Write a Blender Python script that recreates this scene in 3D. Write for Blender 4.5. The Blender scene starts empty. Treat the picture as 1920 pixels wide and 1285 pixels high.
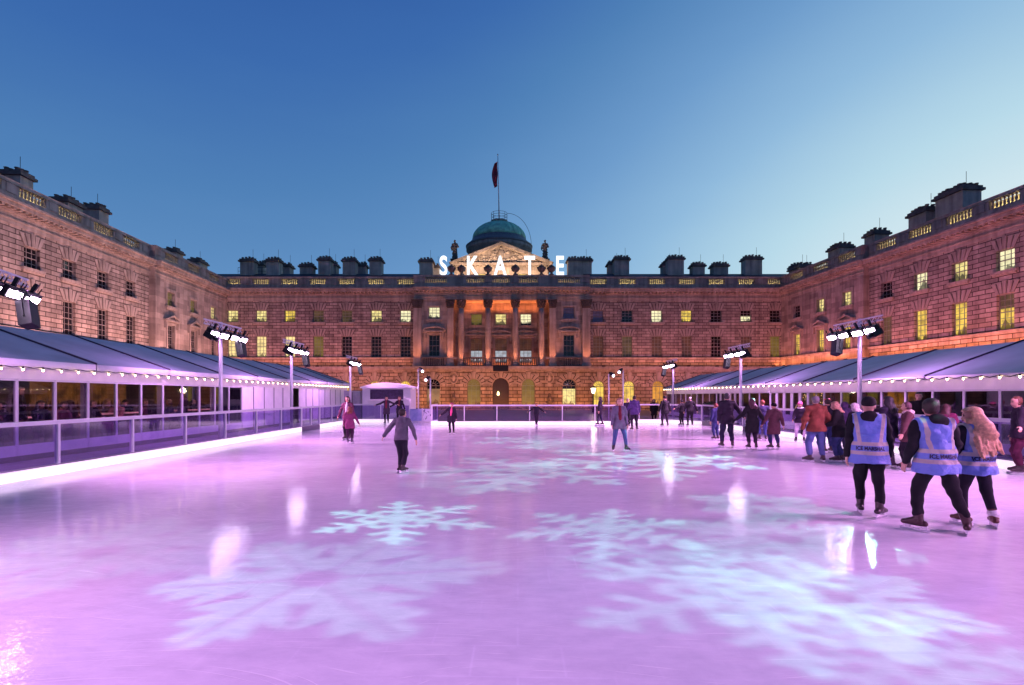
import bpy, bmesh, math, random
import numpy as np
from mathutils import Vector, Matrix
from mathutils.bvhtree import BVHTree

random.seed(7)
SC = bpy.context.scene
COL = SC.collection
R = math.radians
PI = math.pi

# ------------------------------------------------------------------ camera
cam = bpy.data.cameras.new("camera")
cam_ob = bpy.data.objects.new("camera", cam)
COL.objects.link(cam_ob)
SC.camera = cam_ob
cam_ob.location = (0, 0, 1.8)
cam_ob.rotation_euler = (PI / 2, 0, 0)
cam.sensor_width = 36
cam.lens = 985 / 1920 * 36
cam.shift_x = 15 / 1920
cam.shift_y = 99.5 / 1920
cam.clip_end = 2000
F = 985.0


def at(px, py, Y):
    """Point seen at photo pixel (px, py) at depth Y."""
    return Vector(((px - 945) * Y / F, Y, 1.8 + (742 - py) * Y / F))


# ------------------------------------------------------------------ dusk sky
def lin(c):
    return tuple(((v / 255) / 12.92 if v / 255 <= .04045 else ((v / 255 + .055) / 1.055) ** 2.4) for v in c)


W = bpy.data.worlds.new("World")
SC.world = W
W.use_nodes = True
wn, wl = W.node_tree.nodes, W.node_tree.links


def wmath(op, a, b=None, clamp=False):
    n = wn.new('ShaderNodeMath')
    n.operation = op
    n.use_clamp = clamp
    for i, v in enumerate((a, b)):
        if v is None:
            continue
        if isinstance(v, (int, float)):
            n.inputs[i].default_value = v
        else:
            wl.new(v, n.inputs[i])
    return n.outputs[0]


wtc = wn.new('ShaderNodeTexCoord')
wsep = wn.new('ShaderNodeSeparateXYZ')
wl.new(wtc.outputs['Generated'], wsep.inputs[0])
wdot = wn.new('ShaderNodeVectorMath')
wdot.operation = 'DOT_PRODUCT'
wl.new(wtc.outputs['Generated'], wdot.inputs[0])
wdot.inputs[1].default_value = (.766, .643, .03)
wu = wmath('MULTIPLY_ADD', wdot.outputs['Value'], .5)
wu.node.inputs[2].default_value = .5
wglow = wmath('MULTIPLY', wmath('POWER', wmath('MAXIMUM', wu, 0.0), 8.6), 145 / 255)
wz = wmath('MAXIMUM', wsep.outputs[2], 0.0)
wbase = wmath('MULTIPLY_ADD', wz, -118 / 255)
wbase.node.inputs[2].default_value = 116 / 255
wcm = wn.new('ShaderNodeMapping')
wcm.inputs['Scale'].default_value = (2.2, 2.2, 9)
wl.new(wtc.outputs['Generated'], wcm.inputs[0])
wcn = wn.new('ShaderNodeTexNoise')
wcn.inputs['Scale'].default_value = 1.4
wcn.inputs['Detail'].default_value = 6
wl.new(wcm.outputs[0], wcn.inputs['Vector'])
wcr = wn.new('ShaderNodeMapRange')
for i_, v_ in ((1, .45), (2, .8), (3, 0), (4, .010)):
    wcr.inputs[i_].default_value = v_
wl.new(wcn.outputs[0], wcr.inputs[0])
wt = wmath('ADD', wmath('ADD', wmath('MAXIMUM', wbase, 40 / 255), wglow), wcr.outputs[0], True)
ramp = wn.new('ShaderNodeValToRGB')
stops = [(40, (46, 88, 160)), (60, (60, 107, 174)), (79, (80, 129, 184)), (110, (110, 156, 204)),
         (144, (144, 186, 221)), (184, (184, 218, 234)), (225, (222, 238, 242))]
el = ramp.color_ramp.elements
while len(el) > 1:
    el.remove(el[0])
el[0].position = stops[0][0] / 255
el[0].color = (*lin(stops[0][1]), 1)
for p, c in stops[1:]:
    e_ = el.new(p / 255)
    e_.color = (*lin(c), 1)
wback = wn.new('ShaderNodeMapRange')      # the sky away from the sunset is darker
wback.interpolation_type = 'SMOOTHSTEP'
for i_, v_ in ((1, -1.0), (2, -.05), (3, .30), (4, 1.0)):
    wback.inputs[i_].default_value = v_
wl.new(wdot.outputs['Value'], wback.inputs[0])
wl.new(wback.outputs[0], wn['Background'].inputs[1])
wl.new(wt, ramp.inputs[0])
wl.new(ramp.outputs[0], wn['Background'].inputs[0])

SC.view_settings.view_transform = 'Standard'
SC.view_settings.look = 'None'
SC.view_settings.exposure = 0
SC.view_settings.gamma = 1
SC.render.engine = 'CYCLES'
SC.cycles.use_denoising = True
SC.cycles.max_bounces = 7
SC.cycles.transparent_max_bounces = 16
SC.cycles.caustics_reflective = False
SC.cycles.caustics_refractive = False
SC.cycles.sample_clamp_indirect = 4
SC.cycles.use_light_tree = True


# ------------------------------------------------------------------ materials
MATS = {}


def nodes_of(name):
    m = bpy.data.materials.new(name)
    m.use_nodes = True
    return m, m.node_tree.nodes, m.node_tree.links, m.node_tree.nodes['Principled BSDF']


def simple(name, col, rough=.6, metal=0., var=.12, scale=6., bump=0., bscale=40., spec=.5):
    if name in MATS:
        return MATS[name]
    m, n, l, b = nodes_of(name)
    b.inputs['Roughness'].default_value = rough
    b.inputs['Metallic'].default_value = metal
    b.inputs['Specular IOR Level'].default_value = spec
    tc = n.new('ShaderNodeTexCoord')
    nz = n.new('ShaderNodeTexNoise')
    nz.inputs['Scale'].default_value = scale
    nz.inputs['Detail'].default_value = 5
    l.new(tc.outputs['Object'], nz.inputs['Vector'])
    mx = n.new('ShaderNodeMix')
    mx.data_type = 'RGBA'
    mx.inputs[6].default_value = (*[max(0, c * (1 - var)) for c in col], 1)
    mx.inputs[7].default_value = (*[min(1, c * (1 + var)) for c in col], 1)
    mr = n.new('ShaderNodeMapRange')
    mr.inputs[1].default_value = .3
    mr.inputs[2].default_value = .7
    l.new(nz.outputs[0], mr.inputs[0])
    l.new(mr.outputs[0], mx.inputs[0])
    l.new(mx.outputs[2], b.inputs['Base Color'])
    if bump:
        n2 = n.new('ShaderNodeTexNoise')
        n2.inputs['Scale'].default_value = bscale
        n2.inputs['Detail'].default_value = 4
        l.new(tc.outputs['Object'], n2.inputs['Vector'])
        bp = n.new('ShaderNodeBump')
        bp.inputs['Strength'].default_value = bump
        bp.inputs['Distance'].default_value = .02
        l.new(n2.outputs[0], bp.inputs['Height'])
        l.new(bp.outputs[0], b.inputs['Normal'])
    MATS[name] = m
    return m


def cloth(col, rough=.85):
    return simple("cloth_%02d_%02d_%02d" % tuple(int(c * 99) for c in col), col, rough, 0, .22, 9, .35, 120, .25)


def emit(name, col, strength, var=0., scale=3., base=(.05, .05, .05)):
    if name in MATS:
        return MATS[name]
    m, n, l, b = nodes_of(name)
    b.inputs['Base Color'].default_value = (*base, 1)
    b.inputs['Roughness'].default_value = .3
    b.inputs['Emission Color'].default_value = (*col, 1)
    b.inputs['Emission Strength'].default_value = strength
    if var:
        tc = n.new('ShaderNodeTexCoord')
        ob = n.new('ShaderNodeObjectInfo')
        ad = n.new('ShaderNodeVectorMath')
        ad.operation = 'ADD'
        l.new(tc.outputs['Object'], ad.inputs[0])
        l.new(ob.outputs['Location'], ad.inputs[1])
        nz = n.new('ShaderNodeTexNoise')
        nz.inputs['Scale'].default_value = scale
        nz.inputs['Detail'].default_value = 3
        l.new(ad.outputs[0], nz.inputs['Vector'])
        mr = n.new('ShaderNodeMapRange')
        mr.inputs[1].default_value = .35
        mr.inputs[2].default_value = .6
        mr.inputs[3].default_value = strength * (1 - var)
        mr.inputs[4].default_value = strength
        l.new(nz.outputs[0], mr.inputs[0])
        sp = n.new('ShaderNodeSeparateXYZ')
        l.new(tc.outputs['Object'], sp.inputs[0])
        n2 = n.new('ShaderNodeTexNoise')
        n2.inputs['Scale'].default_value = 2.3
        n2.inputs['Detail'].default_value = 1
        cx = n.new('ShaderNodeVectorMath')
        cx.operation = 'MULTIPLY'
        cx.inputs[1].default_value = (1, 1, .12)
        l.new(ad.outputs[0], cx.inputs[0])
        l.new(cx.outputs[0], n2.inputs['Vector'])
        th = n.new('ShaderNodeMath')
        th.operation = 'MULTIPLY_ADD'
        th.inputs[1].default_value = 2.6
        th.inputs[2].default_value = -.95
        l.new(n2.outputs[0], th.inputs[0])
        ls = n.new('ShaderNodeMath')
        ls.operation = 'GREATER_THAN'
        l.new(sp.outputs[2], ls.inputs[0])
        l.new(th.outputs[0], ls.inputs[1])
        fl = n.new('ShaderNodeMath')
        fl.operation = 'MAXIMUM'
        fl.inputs[1].default_value = .22
        l.new(ls.outputs[0], fl.inputs[0])
        ml = n.new('ShaderNodeMath')
        ml.operation = 'MULTIPLY'
        l.new(mr.outputs[0], ml.inputs[0])
        if name.startswith('lit_') and name != 'lit_kickboard':
            l.new(fl.outputs[0], ml.inputs[1])
        else:
            ml.inputs[1].default_value = 1
        l.new(ml.outputs[0], b.inputs['Emission Strength'])
    MATS[name] = m
    return m


def stone(name, col, bw=1.15, rh=.405, mortar=.035, joint=.32, bumpd=.05, fine=.25, offset=.5, plain=False, stain=.45):
    """Portland stone; coursed blocks with open joints unless plain."""
    if name in MATS:
        return MATS[name]
    m, n, l, b = nodes_of(name)
    b.inputs['Roughness'].default_value = .85
    b.inputs['Specular IOR Level'].default_value = .25
    tc = n.new('ShaderNodeTexCoord')
    sp = n.new('ShaderNodeSeparateXYZ')
    l.new(tc.outputs['Object'], sp.inputs[0])
    cb = n.new('ShaderNodeCombineXYZ')
    l.new(sp.outputs[0], cb.inputs[0])
    l.new(sp.outputs[2], cb.inputs[1])
    big = n.new('ShaderNodeTexNoise')
    big.inputs['Scale'].default_value = .55
    big.inputs['Detail'].default_value = 7
    big.inputs['Roughness'].default_value = .65
    l.new(tc.outputs['Object'], big.inputs['Vector'])
    st = n.new('ShaderNodeMapping')          # rain streaks, long in z
    st.inputs['Scale'].default_value = (2.2, 2.2, .18)
    l.new(tc.outputs['Object'], st.inputs[0])
    sn = n.new('ShaderNodeTexNoise')
    sn.inputs['Scale'].default_value = 1.0
    sn.inputs['Detail'].default_value = 6
    l.new(st.outputs[0], sn.inputs['Vector'])
    ml = n.new('ShaderNodeMath')
    ml.operation = 'MULTIPLY'
    l.new(big.outputs[0], ml.inputs[0])
    l.new(sn.outputs[0], ml.inputs[1])
    mr = n.new('ShaderNodeMapRange')
    mr.inputs[1].default_value = .12
    mr.inputs[2].default_value = .36
    l.new(ml.outputs[0], mr.inputs[0])
    dk = n.new('ShaderNodeMix')
    dk.data_type = 'RGBA'
    dk.inputs[6].default_value = (*[c * (1 - stain) for c in col], 1)
    dk.inputs[7].default_value = (*[c * 1.12 for c in col], 1)
    l.new(mr.outputs[0], dk.inputs[0])
    out = dk.outputs[2]
    grain = n.new('ShaderNodeTexNoise')
    grain.inputs['Scale'].default_value = 14
    grain.inputs['Detail'].default_value = 5
    l.new(tc.outputs['Object'], grain.inputs['Vector'])
    bp = n.new('ShaderNodeBump')
    bp.inputs['Strength'].default_value = fine
    bp.inputs['Distance'].default_value = .03
    l.new(grain.outputs[0], bp.inputs['Height'])
    nrm = bp.outputs[0]
    if not plain:
        bk = n.new('ShaderNodeTexBrick')
        bk.inputs['Scale'].default_value = 1
        bk.inputs['Brick Width'].default_value = bw
        bk.inputs['Row Height'].default_value = rh
        bk.inputs['Mortar Size'].default_value = mortar
        bk.inputs['Mortar Smooth'].default_value = .25
        bk.inputs['Bias'].default_value = 0
        bk.inputs['Color1'].default_value = (.66, .66, .67, 1)
        bk.inputs['Color2'].default_value = (1.2, 1.19, 1.17, 1)
        bk.inputs['Mortar'].default_value = (joint, joint, joint, 1)
        bk.offset = offset
        l.new(cb.outputs[0], bk.inputs['Vector'])
        mm = n.new('ShaderNodeMix')
        mm.data_type = 'RGBA'
        mm.blend_type = 'MULTIPLY'
        mm.inputs[0].default_value = 1
        l.new(out, mm.inputs[6])
        l.new(bk.outputs[0], mm.inputs[7])
        out = mm.outputs[2]
        b2 = n.new('ShaderNodeBump')
        b2.invert = True
        b2.inputs['Strength'].default_value = 1
        b2.inputs['Distance'].default_value = bumpd
        l.new(bk.outputs['Fac'], b2.inputs['Height'])
        l.new(nrm, b2.inputs['Normal'])
        nrm = b2.outputs[0]
    l.new(out, b.inputs['Base Color'])
    l.new(nrm, b.inputs['Normal'])
    MATS[name] = m
    return m


def glass_mat(name, tint, gloss=.06, rough=.03, veil=0.0, veilcol=(.5, .5, .6)):
    if name in MATS:
        return MATS[name]
    m, n, l, b = nodes_of(name)
    n.remove(b)
    out = n['Material Output']
    tr = n.new('ShaderNodeBsdfTransparent')
    tr.inputs[0].default_value = (*tint, 1)
    gl = n.new('ShaderNodeBsdfGlossy')
    gl.inputs['Roughness'].default_value = rough
    gl.inputs['Color'].default_value = (.9, .9, .95, 1)
    fr = n.new('ShaderNodeFresnel')
    fr.inputs[0].default_value = 1.45
    ad = n.new('ShaderNodeMath')
    ad.operation = 'ADD'
    ad.use_clamp = True
    geo = n.new('ShaderNodeNewGeometry')      # only the outer face of a pane mirrors
    inv = n.new('ShaderNodeMath')
    inv.operation = 'SUBTRACT'
    inv.inputs[0].default_value = 1
    l.new(geo.outputs['Backfacing'], inv.inputs[1])
    mu_ = n.new('ShaderNodeMath')
    mu_.operation = 'MULTIPLY'
    l.new(fr.outputs[0], ad.inputs[0])
    ad.inputs[1].default_value = gloss
    l.new(ad.outputs[0], mu_.inputs[0])
    l.new(inv.outputs[0], mu_.inputs[1])
    mx = n.new('ShaderNodeMixShader')
    l.new(mu_.outputs[0], mx.inputs[0])
    src = tr.outputs[0]
    if veil:
        df = n.new('ShaderNodeBsdfDiffuse')
        df.inputs[0].default_value = (*veilcol, 1)
        m2 = n.new('ShaderNodeMixShader')
        m2.inputs[0].default_value = veil
        l.new(tr.outputs[0], m2.inputs[1])
        l.new(df.outputs[0], m2.inputs[2])
        src = m2.outputs[0]
    l.new(src, mx.inputs[1])
    l.new(gl.outputs[0], mx.inputs[2])
    l.new(mx.outputs[0], out.inputs[0])
    MATS[name] = m
    return m


STONE_C = (.40, .345, .31)
M_RUST = stone("rusticated_stone", STONE_C, joint=.2)
M_GRUST = stone("ground_storey_stone", (.40, .34, .29), 1.25, .5, .05, .25, .09, .9)
M_PLAIN = stone("ashlar_stone", (.40, .35, .315), 1.6, .62, .008, .75, .004, .2)
M_TRIM = stone("trim_stone", (.39, .345, .31), plain=True)
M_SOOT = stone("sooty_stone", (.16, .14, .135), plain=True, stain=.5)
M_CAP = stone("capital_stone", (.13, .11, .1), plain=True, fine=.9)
M_CARVE = stone("carved_stone", (.42, .37, .33), plain=True, fine=1.0)
M_CHIM = stone("chimney_stone", (.46, .43, .39), plain=True)
M_SLATE = simple("roof_slate", (.035, .037, .045), .6, 0, .3, 2, .3, 8)
M_COPPER = simple("green_copper", (.26, .62, .42), .55, 0, .35, 1.4, .2, 6)
M_FRAME = simple("window_paint", (.22, .20, .19), .5, 0, .1)
M_DARK = simple("dark_glazing", (.012, .014, .02), .06, 0, .3, .5, 0, 1, .6)
M_BLUEP = simple("blue_blind", (.22, .24, .36), .5, 0, .15, 3)
M_BLACK = simple("black_metal", (.012, .012, .015), .4, .4)
M_IRON = simple("iron_railing", (.02, .02, .024), .5, .5)
M_WHITE = simple("white_paint", (.78, .77, .8), .35, 0, .06, 3)
M_ALU = simple("white_aluminium", (.68, .67, .72), .32, .15, .06, 4)
M_VINYL = simple("roof_fabric", (.30, .35, .385), .5, 0, .16, .9, .5, 1.6)
M_VALANCE = simple("valance_fabric", (.80, .77, .80), .6, 0, .08, 2, .1, 6)
M_DECK = simple("wet_deck", (.10, .095, .11), .18, 0, .35, 2, .15, 15)
M_WOOD = simple("table_wood", (.25, .13, .07), .5, 0, .3, 8)
M_TAN = simple("tan_lining", (.26, .22, .20), .8, 0, .15, 1.5)
M_LEAF = simple("leaf_green", (.035, .06, .025), .6, 0, .5, 12)

LIT = {
    'yellow': emit("lit_yellow", (.95, .68, .11), 1.05, .55, 1.6),
    'pale': emit("lit_pale", (1.0, .84, .32), 1.05, .5, 1.6),
    'bright': emit("lit_bright", (1.0, .78, .33), 1.15, .35, 1.4),
    'white': emit("lit_white", (1.0, .93, .55), 1.1, .3, 1.6),
    'olive': emit("lit_olive", (.30, .24, .035), .55, .4, 1.2),
    'dim': emit("lit_dim", (.13, .085, .03), .8, .6, 1.5),
    'brown': emit("lit_brown", (.15, .05, .018), .6, .6, 1.2),
    'orange': emit("lit_orange", (.95, .42, .03), .8, .4, 1.4),
    'cool': emit("lit_cool", (.55, .62, .70), .8, .4, 1.8),
    'cyan': emit("lit_cyan", (.30, .42, .40), .55, .5, 1.8),
    'dark': M_DARK, 'blue': M_BLUEP,
}


# ------------------------------------------------------------------ mesh builder
class MB:
    def __init__(s):
        s.v, s.f, s.m = [], [], []

    def quad(s, *p, m=0):
        i = len(s.v)
        s.v += [tuple(q) for q in p]
        s.f.append(tuple(range(i, i + len(p))))
        s.m.append(m)

    def box(s, x0, x1, y0, y1, z0, z1, m=0):
        if x0 > x1: x0, x1 = x1, x0
        if y0 > y1: y0, y1 = y1, y0
        if z0 > z1: z0, z1 = z1, z0
        i = len(s.v)
        s.v += [(x, y, z) for z in (z0, z1) for y in (y0, y1) for x in (x0, x1)]
        for q in ((0, 2, 3, 1), (4, 5, 7, 6), (0, 1, 5, 4), (2, 6, 7, 3), (0, 4, 6, 2), (1, 3, 7, 5)):
            s.f.append(tuple(i + k for k in q))
            s.m.append(m)
        return s

    def prism(s, poly, y0, y1, m=0):
        """poly in (x, z), counter-clockwise seen from -y; extruded from y0 (front) to y1."""
        k = len(poly)
        i = len(s.v)
        s.v += [(x, y0, z) for x, z in poly] + [(x, y1, z) for x, z in poly]
        s.f.append(tuple(range(i, i + k)))
        s.f.append(tuple(range(i + 2 * k - 1, i + k - 1, -1)))
        s.m += [m, m]
        for a in range(k):
            b = (a + 1) % k
            s.f.append((i + a, i + k + a, i + k + b, i + b))
            s.m.append(m)
        return s

    def lathe(s, prof, n=16, c=(0, 0, 0), m=0, caps=True, a0=0.):
        i = len(s.v)
        for r, z in prof:
            for k in range(n):
                a = a0 + 2 * PI * k / n
                s.v.append((c[0] + r * math.cos(a), c[1] + r * math.sin(a), c[2] + z))
        for j in range(len(prof) - 1):
            for k in range(n):
                s.f.append((i + j * n + k, i + j * n + (k + 1) % n, i + (j + 1) * n + (k + 1) % n, i + (j + 1) * n + k))
                s.m.append(m)
        if caps:
            s.f.append(tuple(i + k for k in reversed(range(n))))
            j = (len(prof) - 1) * n
            s.f.append(tuple(i + j + k for k in range(n)))
            s.m += [m, m]
        return s

    def tube(s, pts, r, n=8, m=0):
        pts = [Vector(p) for p in pts]
        rs = r if isinstance(r, (list, tuple)) else [r] * len(pts)
        i = len(s.v)
        for j, p in enumerate(pts):
            d = (pts[min(j + 1, len(pts) - 1)] - pts[max(j - 1, 0)]).normalized()
            u = d.orthogonal().normalized() if abs(d.z) > .95 else d.cross(Vector((0, 0, 1))).normalized()
            w = d.cross(u)
            for k in range(n):
                a = 2 * PI * k / n
                s.v.append(tuple(p + (u * math.cos(a) + w * math.sin(a)) * rs[j]))
        for j in range(len(pts) - 1):
            for k in range(n):
                s.f.append((i + j * n + k, i + j * n + (k + 1) % n, i + (j + 1) * n + (k + 1) % n, i + (j + 1) * n + k))
                s.m.append(m)
        s.f.append(tuple(i + k for k in reversed(range(n))))
        j = (len(pts) - 1) * n
        s.f.append(tuple(i + j + k for k in range(n)))
        s.m += [m, m]
        return s

    def ball(s, c, r, n=10, k=6, m=0):
        rr = r if isinstance(r, (tuple, list)) else (r, r, r)
        i = len(s.v)
        for j in range(k + 1):
            t = PI * j / k
            for a in range(n):
                p = 2 * PI * a / n
                s.v.append((c[0] + rr[0] * math.sin(t) * math.cos(p), c[1] + rr[1] * math.sin(t) * math.sin(p), c[2] - rr[2] * math.cos(t)))
        for j in range(k):
            for a in range(n):
                s.f.append((i + j * n + a, i + j * n + (a + 1) % n, i + (j + 1) * n + (a + 1) % n, i + (j + 1) * n + a))
                s.m.append(m)
        return s

    def mesh(s, name, mats, smooth=False):
        me = bpy.data.meshes.new(name)
        me.from_pydata(s.v, [], s.f)
        for mt in (mats if isinstance(mats, (list, tuple)) else [mats]):
            me.materials.append(mt)
        me.polygons.foreach_set('material_index', s.m)
        if smooth:
            me.polygons.foreach_set('use_smooth', [True] * len(s.f))
        me.update()
        return me

    def build(s, name, mats, parent=None, smooth=False, loc=None):
        o = bpy.data.objects.new(name, s.mesh(name, mats, smooth))
        COL.objects.link(o)
        if parent: o.parent = parent
        if loc is not None: o.location = loc
        return o


def place(name, me, parent=None, loc=(0, 0, 0), rz=0.):
    o = bpy.data.objects.new(name, me)
    COL.objects.link(o)
    if parent: o.parent = parent
    o.location = loc
    o.rotation_euler = (0, 0, rz)
    return o


def tag(o, label, cat, group=None, kind=None):
    o['label'] = label
    o['category'] = cat
    if group: o['group'] = group
    if kind: o['kind'] = kind
    return o


def thing(name, label, cat, loc=(0, 0, 0), rz=0., group=None):
    o = bpy.data.objects.new(name, None)
    COL.objects.link(o)
    o.location = loc
    o.rotation_euler = (0, 0, rz)
    o.empty_display_size = .2
    return tag(o, label, cat, group)


def copy_tree(o, parent=None):
    c = o.copy()
    COL.objects.link(c)
    c.parent = parent
    for ch in list(o.children):
        copy_tree(ch, c)
    return c


def aim(o, d):
    o.rotation_euler = Vector(d).to_track_quat('-Z', 'Y').to_euler()


def area(name, loc, d, sx, sy, power, col, parent=None, spread=PI):
    l = bpy.data.lights.new(name, 'AREA')
    l.shape = 'RECTANGLE'
    l.size, l.size_y = sx, sy
    l.energy = power
    l.color = col
    l.spread = spread
    o = bpy.data.objects.new(name, l)
    COL.objects.link(o)
    if parent: o.parent = parent
    o.location = loc
    d = Vector(d).normalized()
    # keep the long side (local x) horizontal
    z = -d
    x = Vector((0, 0, 1)).cross(z)
    x = x.normalized() if x.length > 1e-4 else Vector((1, 0, 0))
    y = z.cross(x)
    o.rotation_euler = Matrix((x, y, z)).transposed().to_euler()
    return o


def struct(name, mb, m, smooth=False):
    o = mb.build(name, m, None, smooth)
    o['kind'] = 'structure'
    return o


# ------------------------------------------------------------------ ground and ice
def paving_mat():
    m, n, l, b = nodes_of("courtyard_paving")
    tc = n.new('ShaderNodeTexCoord')
    bk = n.new('ShaderNodeTexBrick')
    bk.inputs['Scale'].default_value = 1
    bk.inputs['Brick Width'].default_value = .6
    bk.inputs['Row Height'].default_value = .4
    bk.inputs['Mortar Size'].default_value = .012
    bk.inputs['Color1'].default_value = (.16, .15, .15, 1)
    bk.inputs['Color2'].default_value = (.22, .20, .19, 1)
    bk.inputs['Mortar'].default_value = (.06, .06, .06, 1)
    l.new(tc.outputs['Object'], bk.inputs['Vector'])
    l.new(bk.outputs[0], b.inputs['Base Color'])
    b.inputs['Roughness'].default_value = .35
    return m


g = MB()
g.quad((-900, -900, -.2), (900, -900, -.2), (900, 900, -.2), (-900, 900, -.2))
struct('courtyard_ground', g, paving_mat())


def ice_mat():
    m, n, l, b = nodes_of("rink_ice")
    tc = n.new('ShaderNodeTexCoord')

    wz_ = n.new('ShaderNodeTexNoise')
    wz_.inputs['Scale'].default_value = .28
    wz_.inputs['Detail'].default_value = 1
    l.new(tc.outputs['Object'], wz_.inputs['Vector'])
    warp = n.new('ShaderNodeVectorMath')
    warp.operation = 'MULTIPLY_ADD'
    warp.inputs[1].default_value = (3.5, 3.5, 0)
    l.new(wz_.outputs['Color'], warp.inputs[0])
    l.new(tc.outputs['Object'], warp.inputs[2])

    def noise(scale, det=4, sc=(1, 1, 1), rough=.5, rz=0., warped=False):
        mp = n.new('ShaderNodeMapping')
        mp.inputs['Scale'].default_value = sc
        mp.inputs['Rotation'].default_value = (0, 0, rz)
        l.new(warp.outputs[0] if warped else tc.outputs['Object'], mp.inputs[0])
        z = n.new('ShaderNodeTexNoise')
        z.inputs['Scale'].default_value = scale
        z.inputs['Detail'].default_value = det
        z.inputs['Roughness'].default_value = rough
        l.new(mp.outputs[0], z.inputs['Vector'])
        return z.outputs[0]

    def rng(v, a, c, lo, hi):
        r = n.new('ShaderNodeMapRange')
        for k, q in ((1, a), (2, c), (3, lo), (4, hi)):
            r.inputs[k].default_value = q
        l.new(v, r.inputs[0])
        return r.outputs[0]

    def mth(op, a, c):
        q = n.new('ShaderNodeMath')
        q.operation = op
        for k, v in ((0, a), (1, c)):
            if isinstance(v, (int, float)):
                q.inputs[k].default_value = v
            else:
                l.new(v, q.inputs[k])
        return q.outputs[0]

    wet = rng(noise(.35, 5, (1, 1.6, 1), .6), .35, .65, 0, 1)
    frost = rng(noise(3.2, 6, (1, 2.2, 1), .65), .3, .7, 0, 1)
    bk = n.new('ShaderNodeTexBrick')      # joints of the ice slabs and the paving below
    bk.inputs['Scale'].default_value = 1
    bk.inputs['Brick Width'].default_value = .62
    bk.inputs['Row Height'].default_value = .42
    bk.inputs['Mortar Size'].default_value = .016
    bk.inputs['Mortar Smooth'].default_value = 1
    bk.inputs['Color1'].default_value = (.95, .95, .95, 1)
    bk.inputs['Color2'].default_value = (1.0, 1.0, 1.0, 1)
    bk.inputs['Mortar'].default_value = (1.12, 1.12, 1.12, 1)
    mp = n.new('ShaderNodeMapping')
    mp.inputs['Rotation'].default_value = (0, 0, R(1.5))
    l.new(tc.outputs['Object'], mp.inputs[0])
    l.new(mp.outputs[0], bk.inputs['Vector'])
    c1 = n.new('ShaderNodeMix')
    c1.data_type = 'RGBA'
    c1.inputs[6].default_value = (.58, .565, .645, 1)
    c1.inputs[7].default_value = (.83, .82, .86, 1)
    l.new(mth('MULTIPLY', mth('ADD', frost, wet), .5), c1.inputs[0])
    c2 = n.new('ShaderNodeMix')
    c2.data_type = 'RGBA'
    c2.blend_type = 'MULTIPLY'
    l.new(mth('MULTIPLY', rng(noise(.5, 3), .4, .6, .1, 1), .55), c2.inputs[0])
    l.new(c1.outputs[2], c2.inputs[6])
    l.new(bk.outputs[0], c2.inputs[7])
    # skate scratches
    s1 = rng(noise(9, 2, (.12, 3.5, 1), .5, R(8), True), .66, .70, 0, 1)
    s2 = rng(noise(8, 2, (.10, 3.2, 1), .5, R(-24), True), .67, .71, 0, 1)
    s3 = rng(noise(14, 2, (.07, 3.6, 1), .5, R(55), True), .68, .70, 0, 1)
    s4 = rng(noise(16, 2, (.06, 3.6, 1), .5, R(100), True), .68, .70, 0, 1)
    scr = mth('MULTIPLY', mth('MAXIMUM', mth('MAXIMUM', s1, s2), mth('MAXIMUM', s3, s4)), .6)
    c3 = n.new('ShaderNodeMix')
    c3.data_type = 'RGBA'
    l.new(scr, c3.inputs[0])
    l.new(c2.outputs[2], c3.inputs[6])
    c3.inputs[7].default_value = (.88, .88, .9, 1)
    l.new(c3.outputs[2], b.inputs['Base Color'])
    rr = mth('ADD', rng(wet, 0, 1, .025, .075), mth('MULTIPLY', scr, .25))
    l.new(rr, b.inputs['Roughness'])
    b.inputs['IOR'].default_value = 1.33
    b.inputs['Specular IOR Level'].default_value = .5
    h = mth('ADD', mth('ADD', mth('MULTIPLY', noise(36, 2), .13), mth('MULTIPLY', noise(11, 3, (1, 1, 1), .55), .45)), mth('MULTIPLY', noise(2.4, 3, (1, 1, 1)), .7))
    h = mth('SUBTRACT', h, mth('MULTIPLY', scr, .25))
    bp = n.new('ShaderNodeBump')
    bp.inputs['Strength'].default_value = .6
    bp.inputs['Distance'].default_value = .009
    l.new(h, bp.inputs['Height'])
    l.new(bp.outputs[0], b.inputs['Normal'])
    return m


RINK = [(-10.2, -14), (12.3, -14), (12.3, 32.6), (10.4, 35.0), (7.6, 35.0), (7.6, 32.3), (-4.45, 32.3), (-4.45, 35.2), (-10.2, 35.2)]
g = MB()
g.prism([(x, -y) for x, y in RINK][::-1], 0, .15)
ice = MB()
k = len(RINK)
ice.v = [(x, y, 0) for x, y in RINK] + [(x, y, -.18) for x, y in RINK]
ice.f = [tuple(range(k))] + [(a, k + a, k + (a + 1) % k, (a + 1) % k) for a in range(k)]
ice.m = [0] * (k + 1)
ice_ob = struct('ice_rink', ice, ice_mat())
M_WALK = simple("walkway_carpet", (.24, .20, .27), .35, 0, .25, 1.5, .1, 20)
for nm, xa, xb_ in (('walkway_left', -13.55, -10.21), ('walkway_right', 12.31, 15.02)):
    g = MB()
    g.box(xa, xb_, -8, 48, -.19, -.03)
    struct(nm, g, M_WALK)


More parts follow.
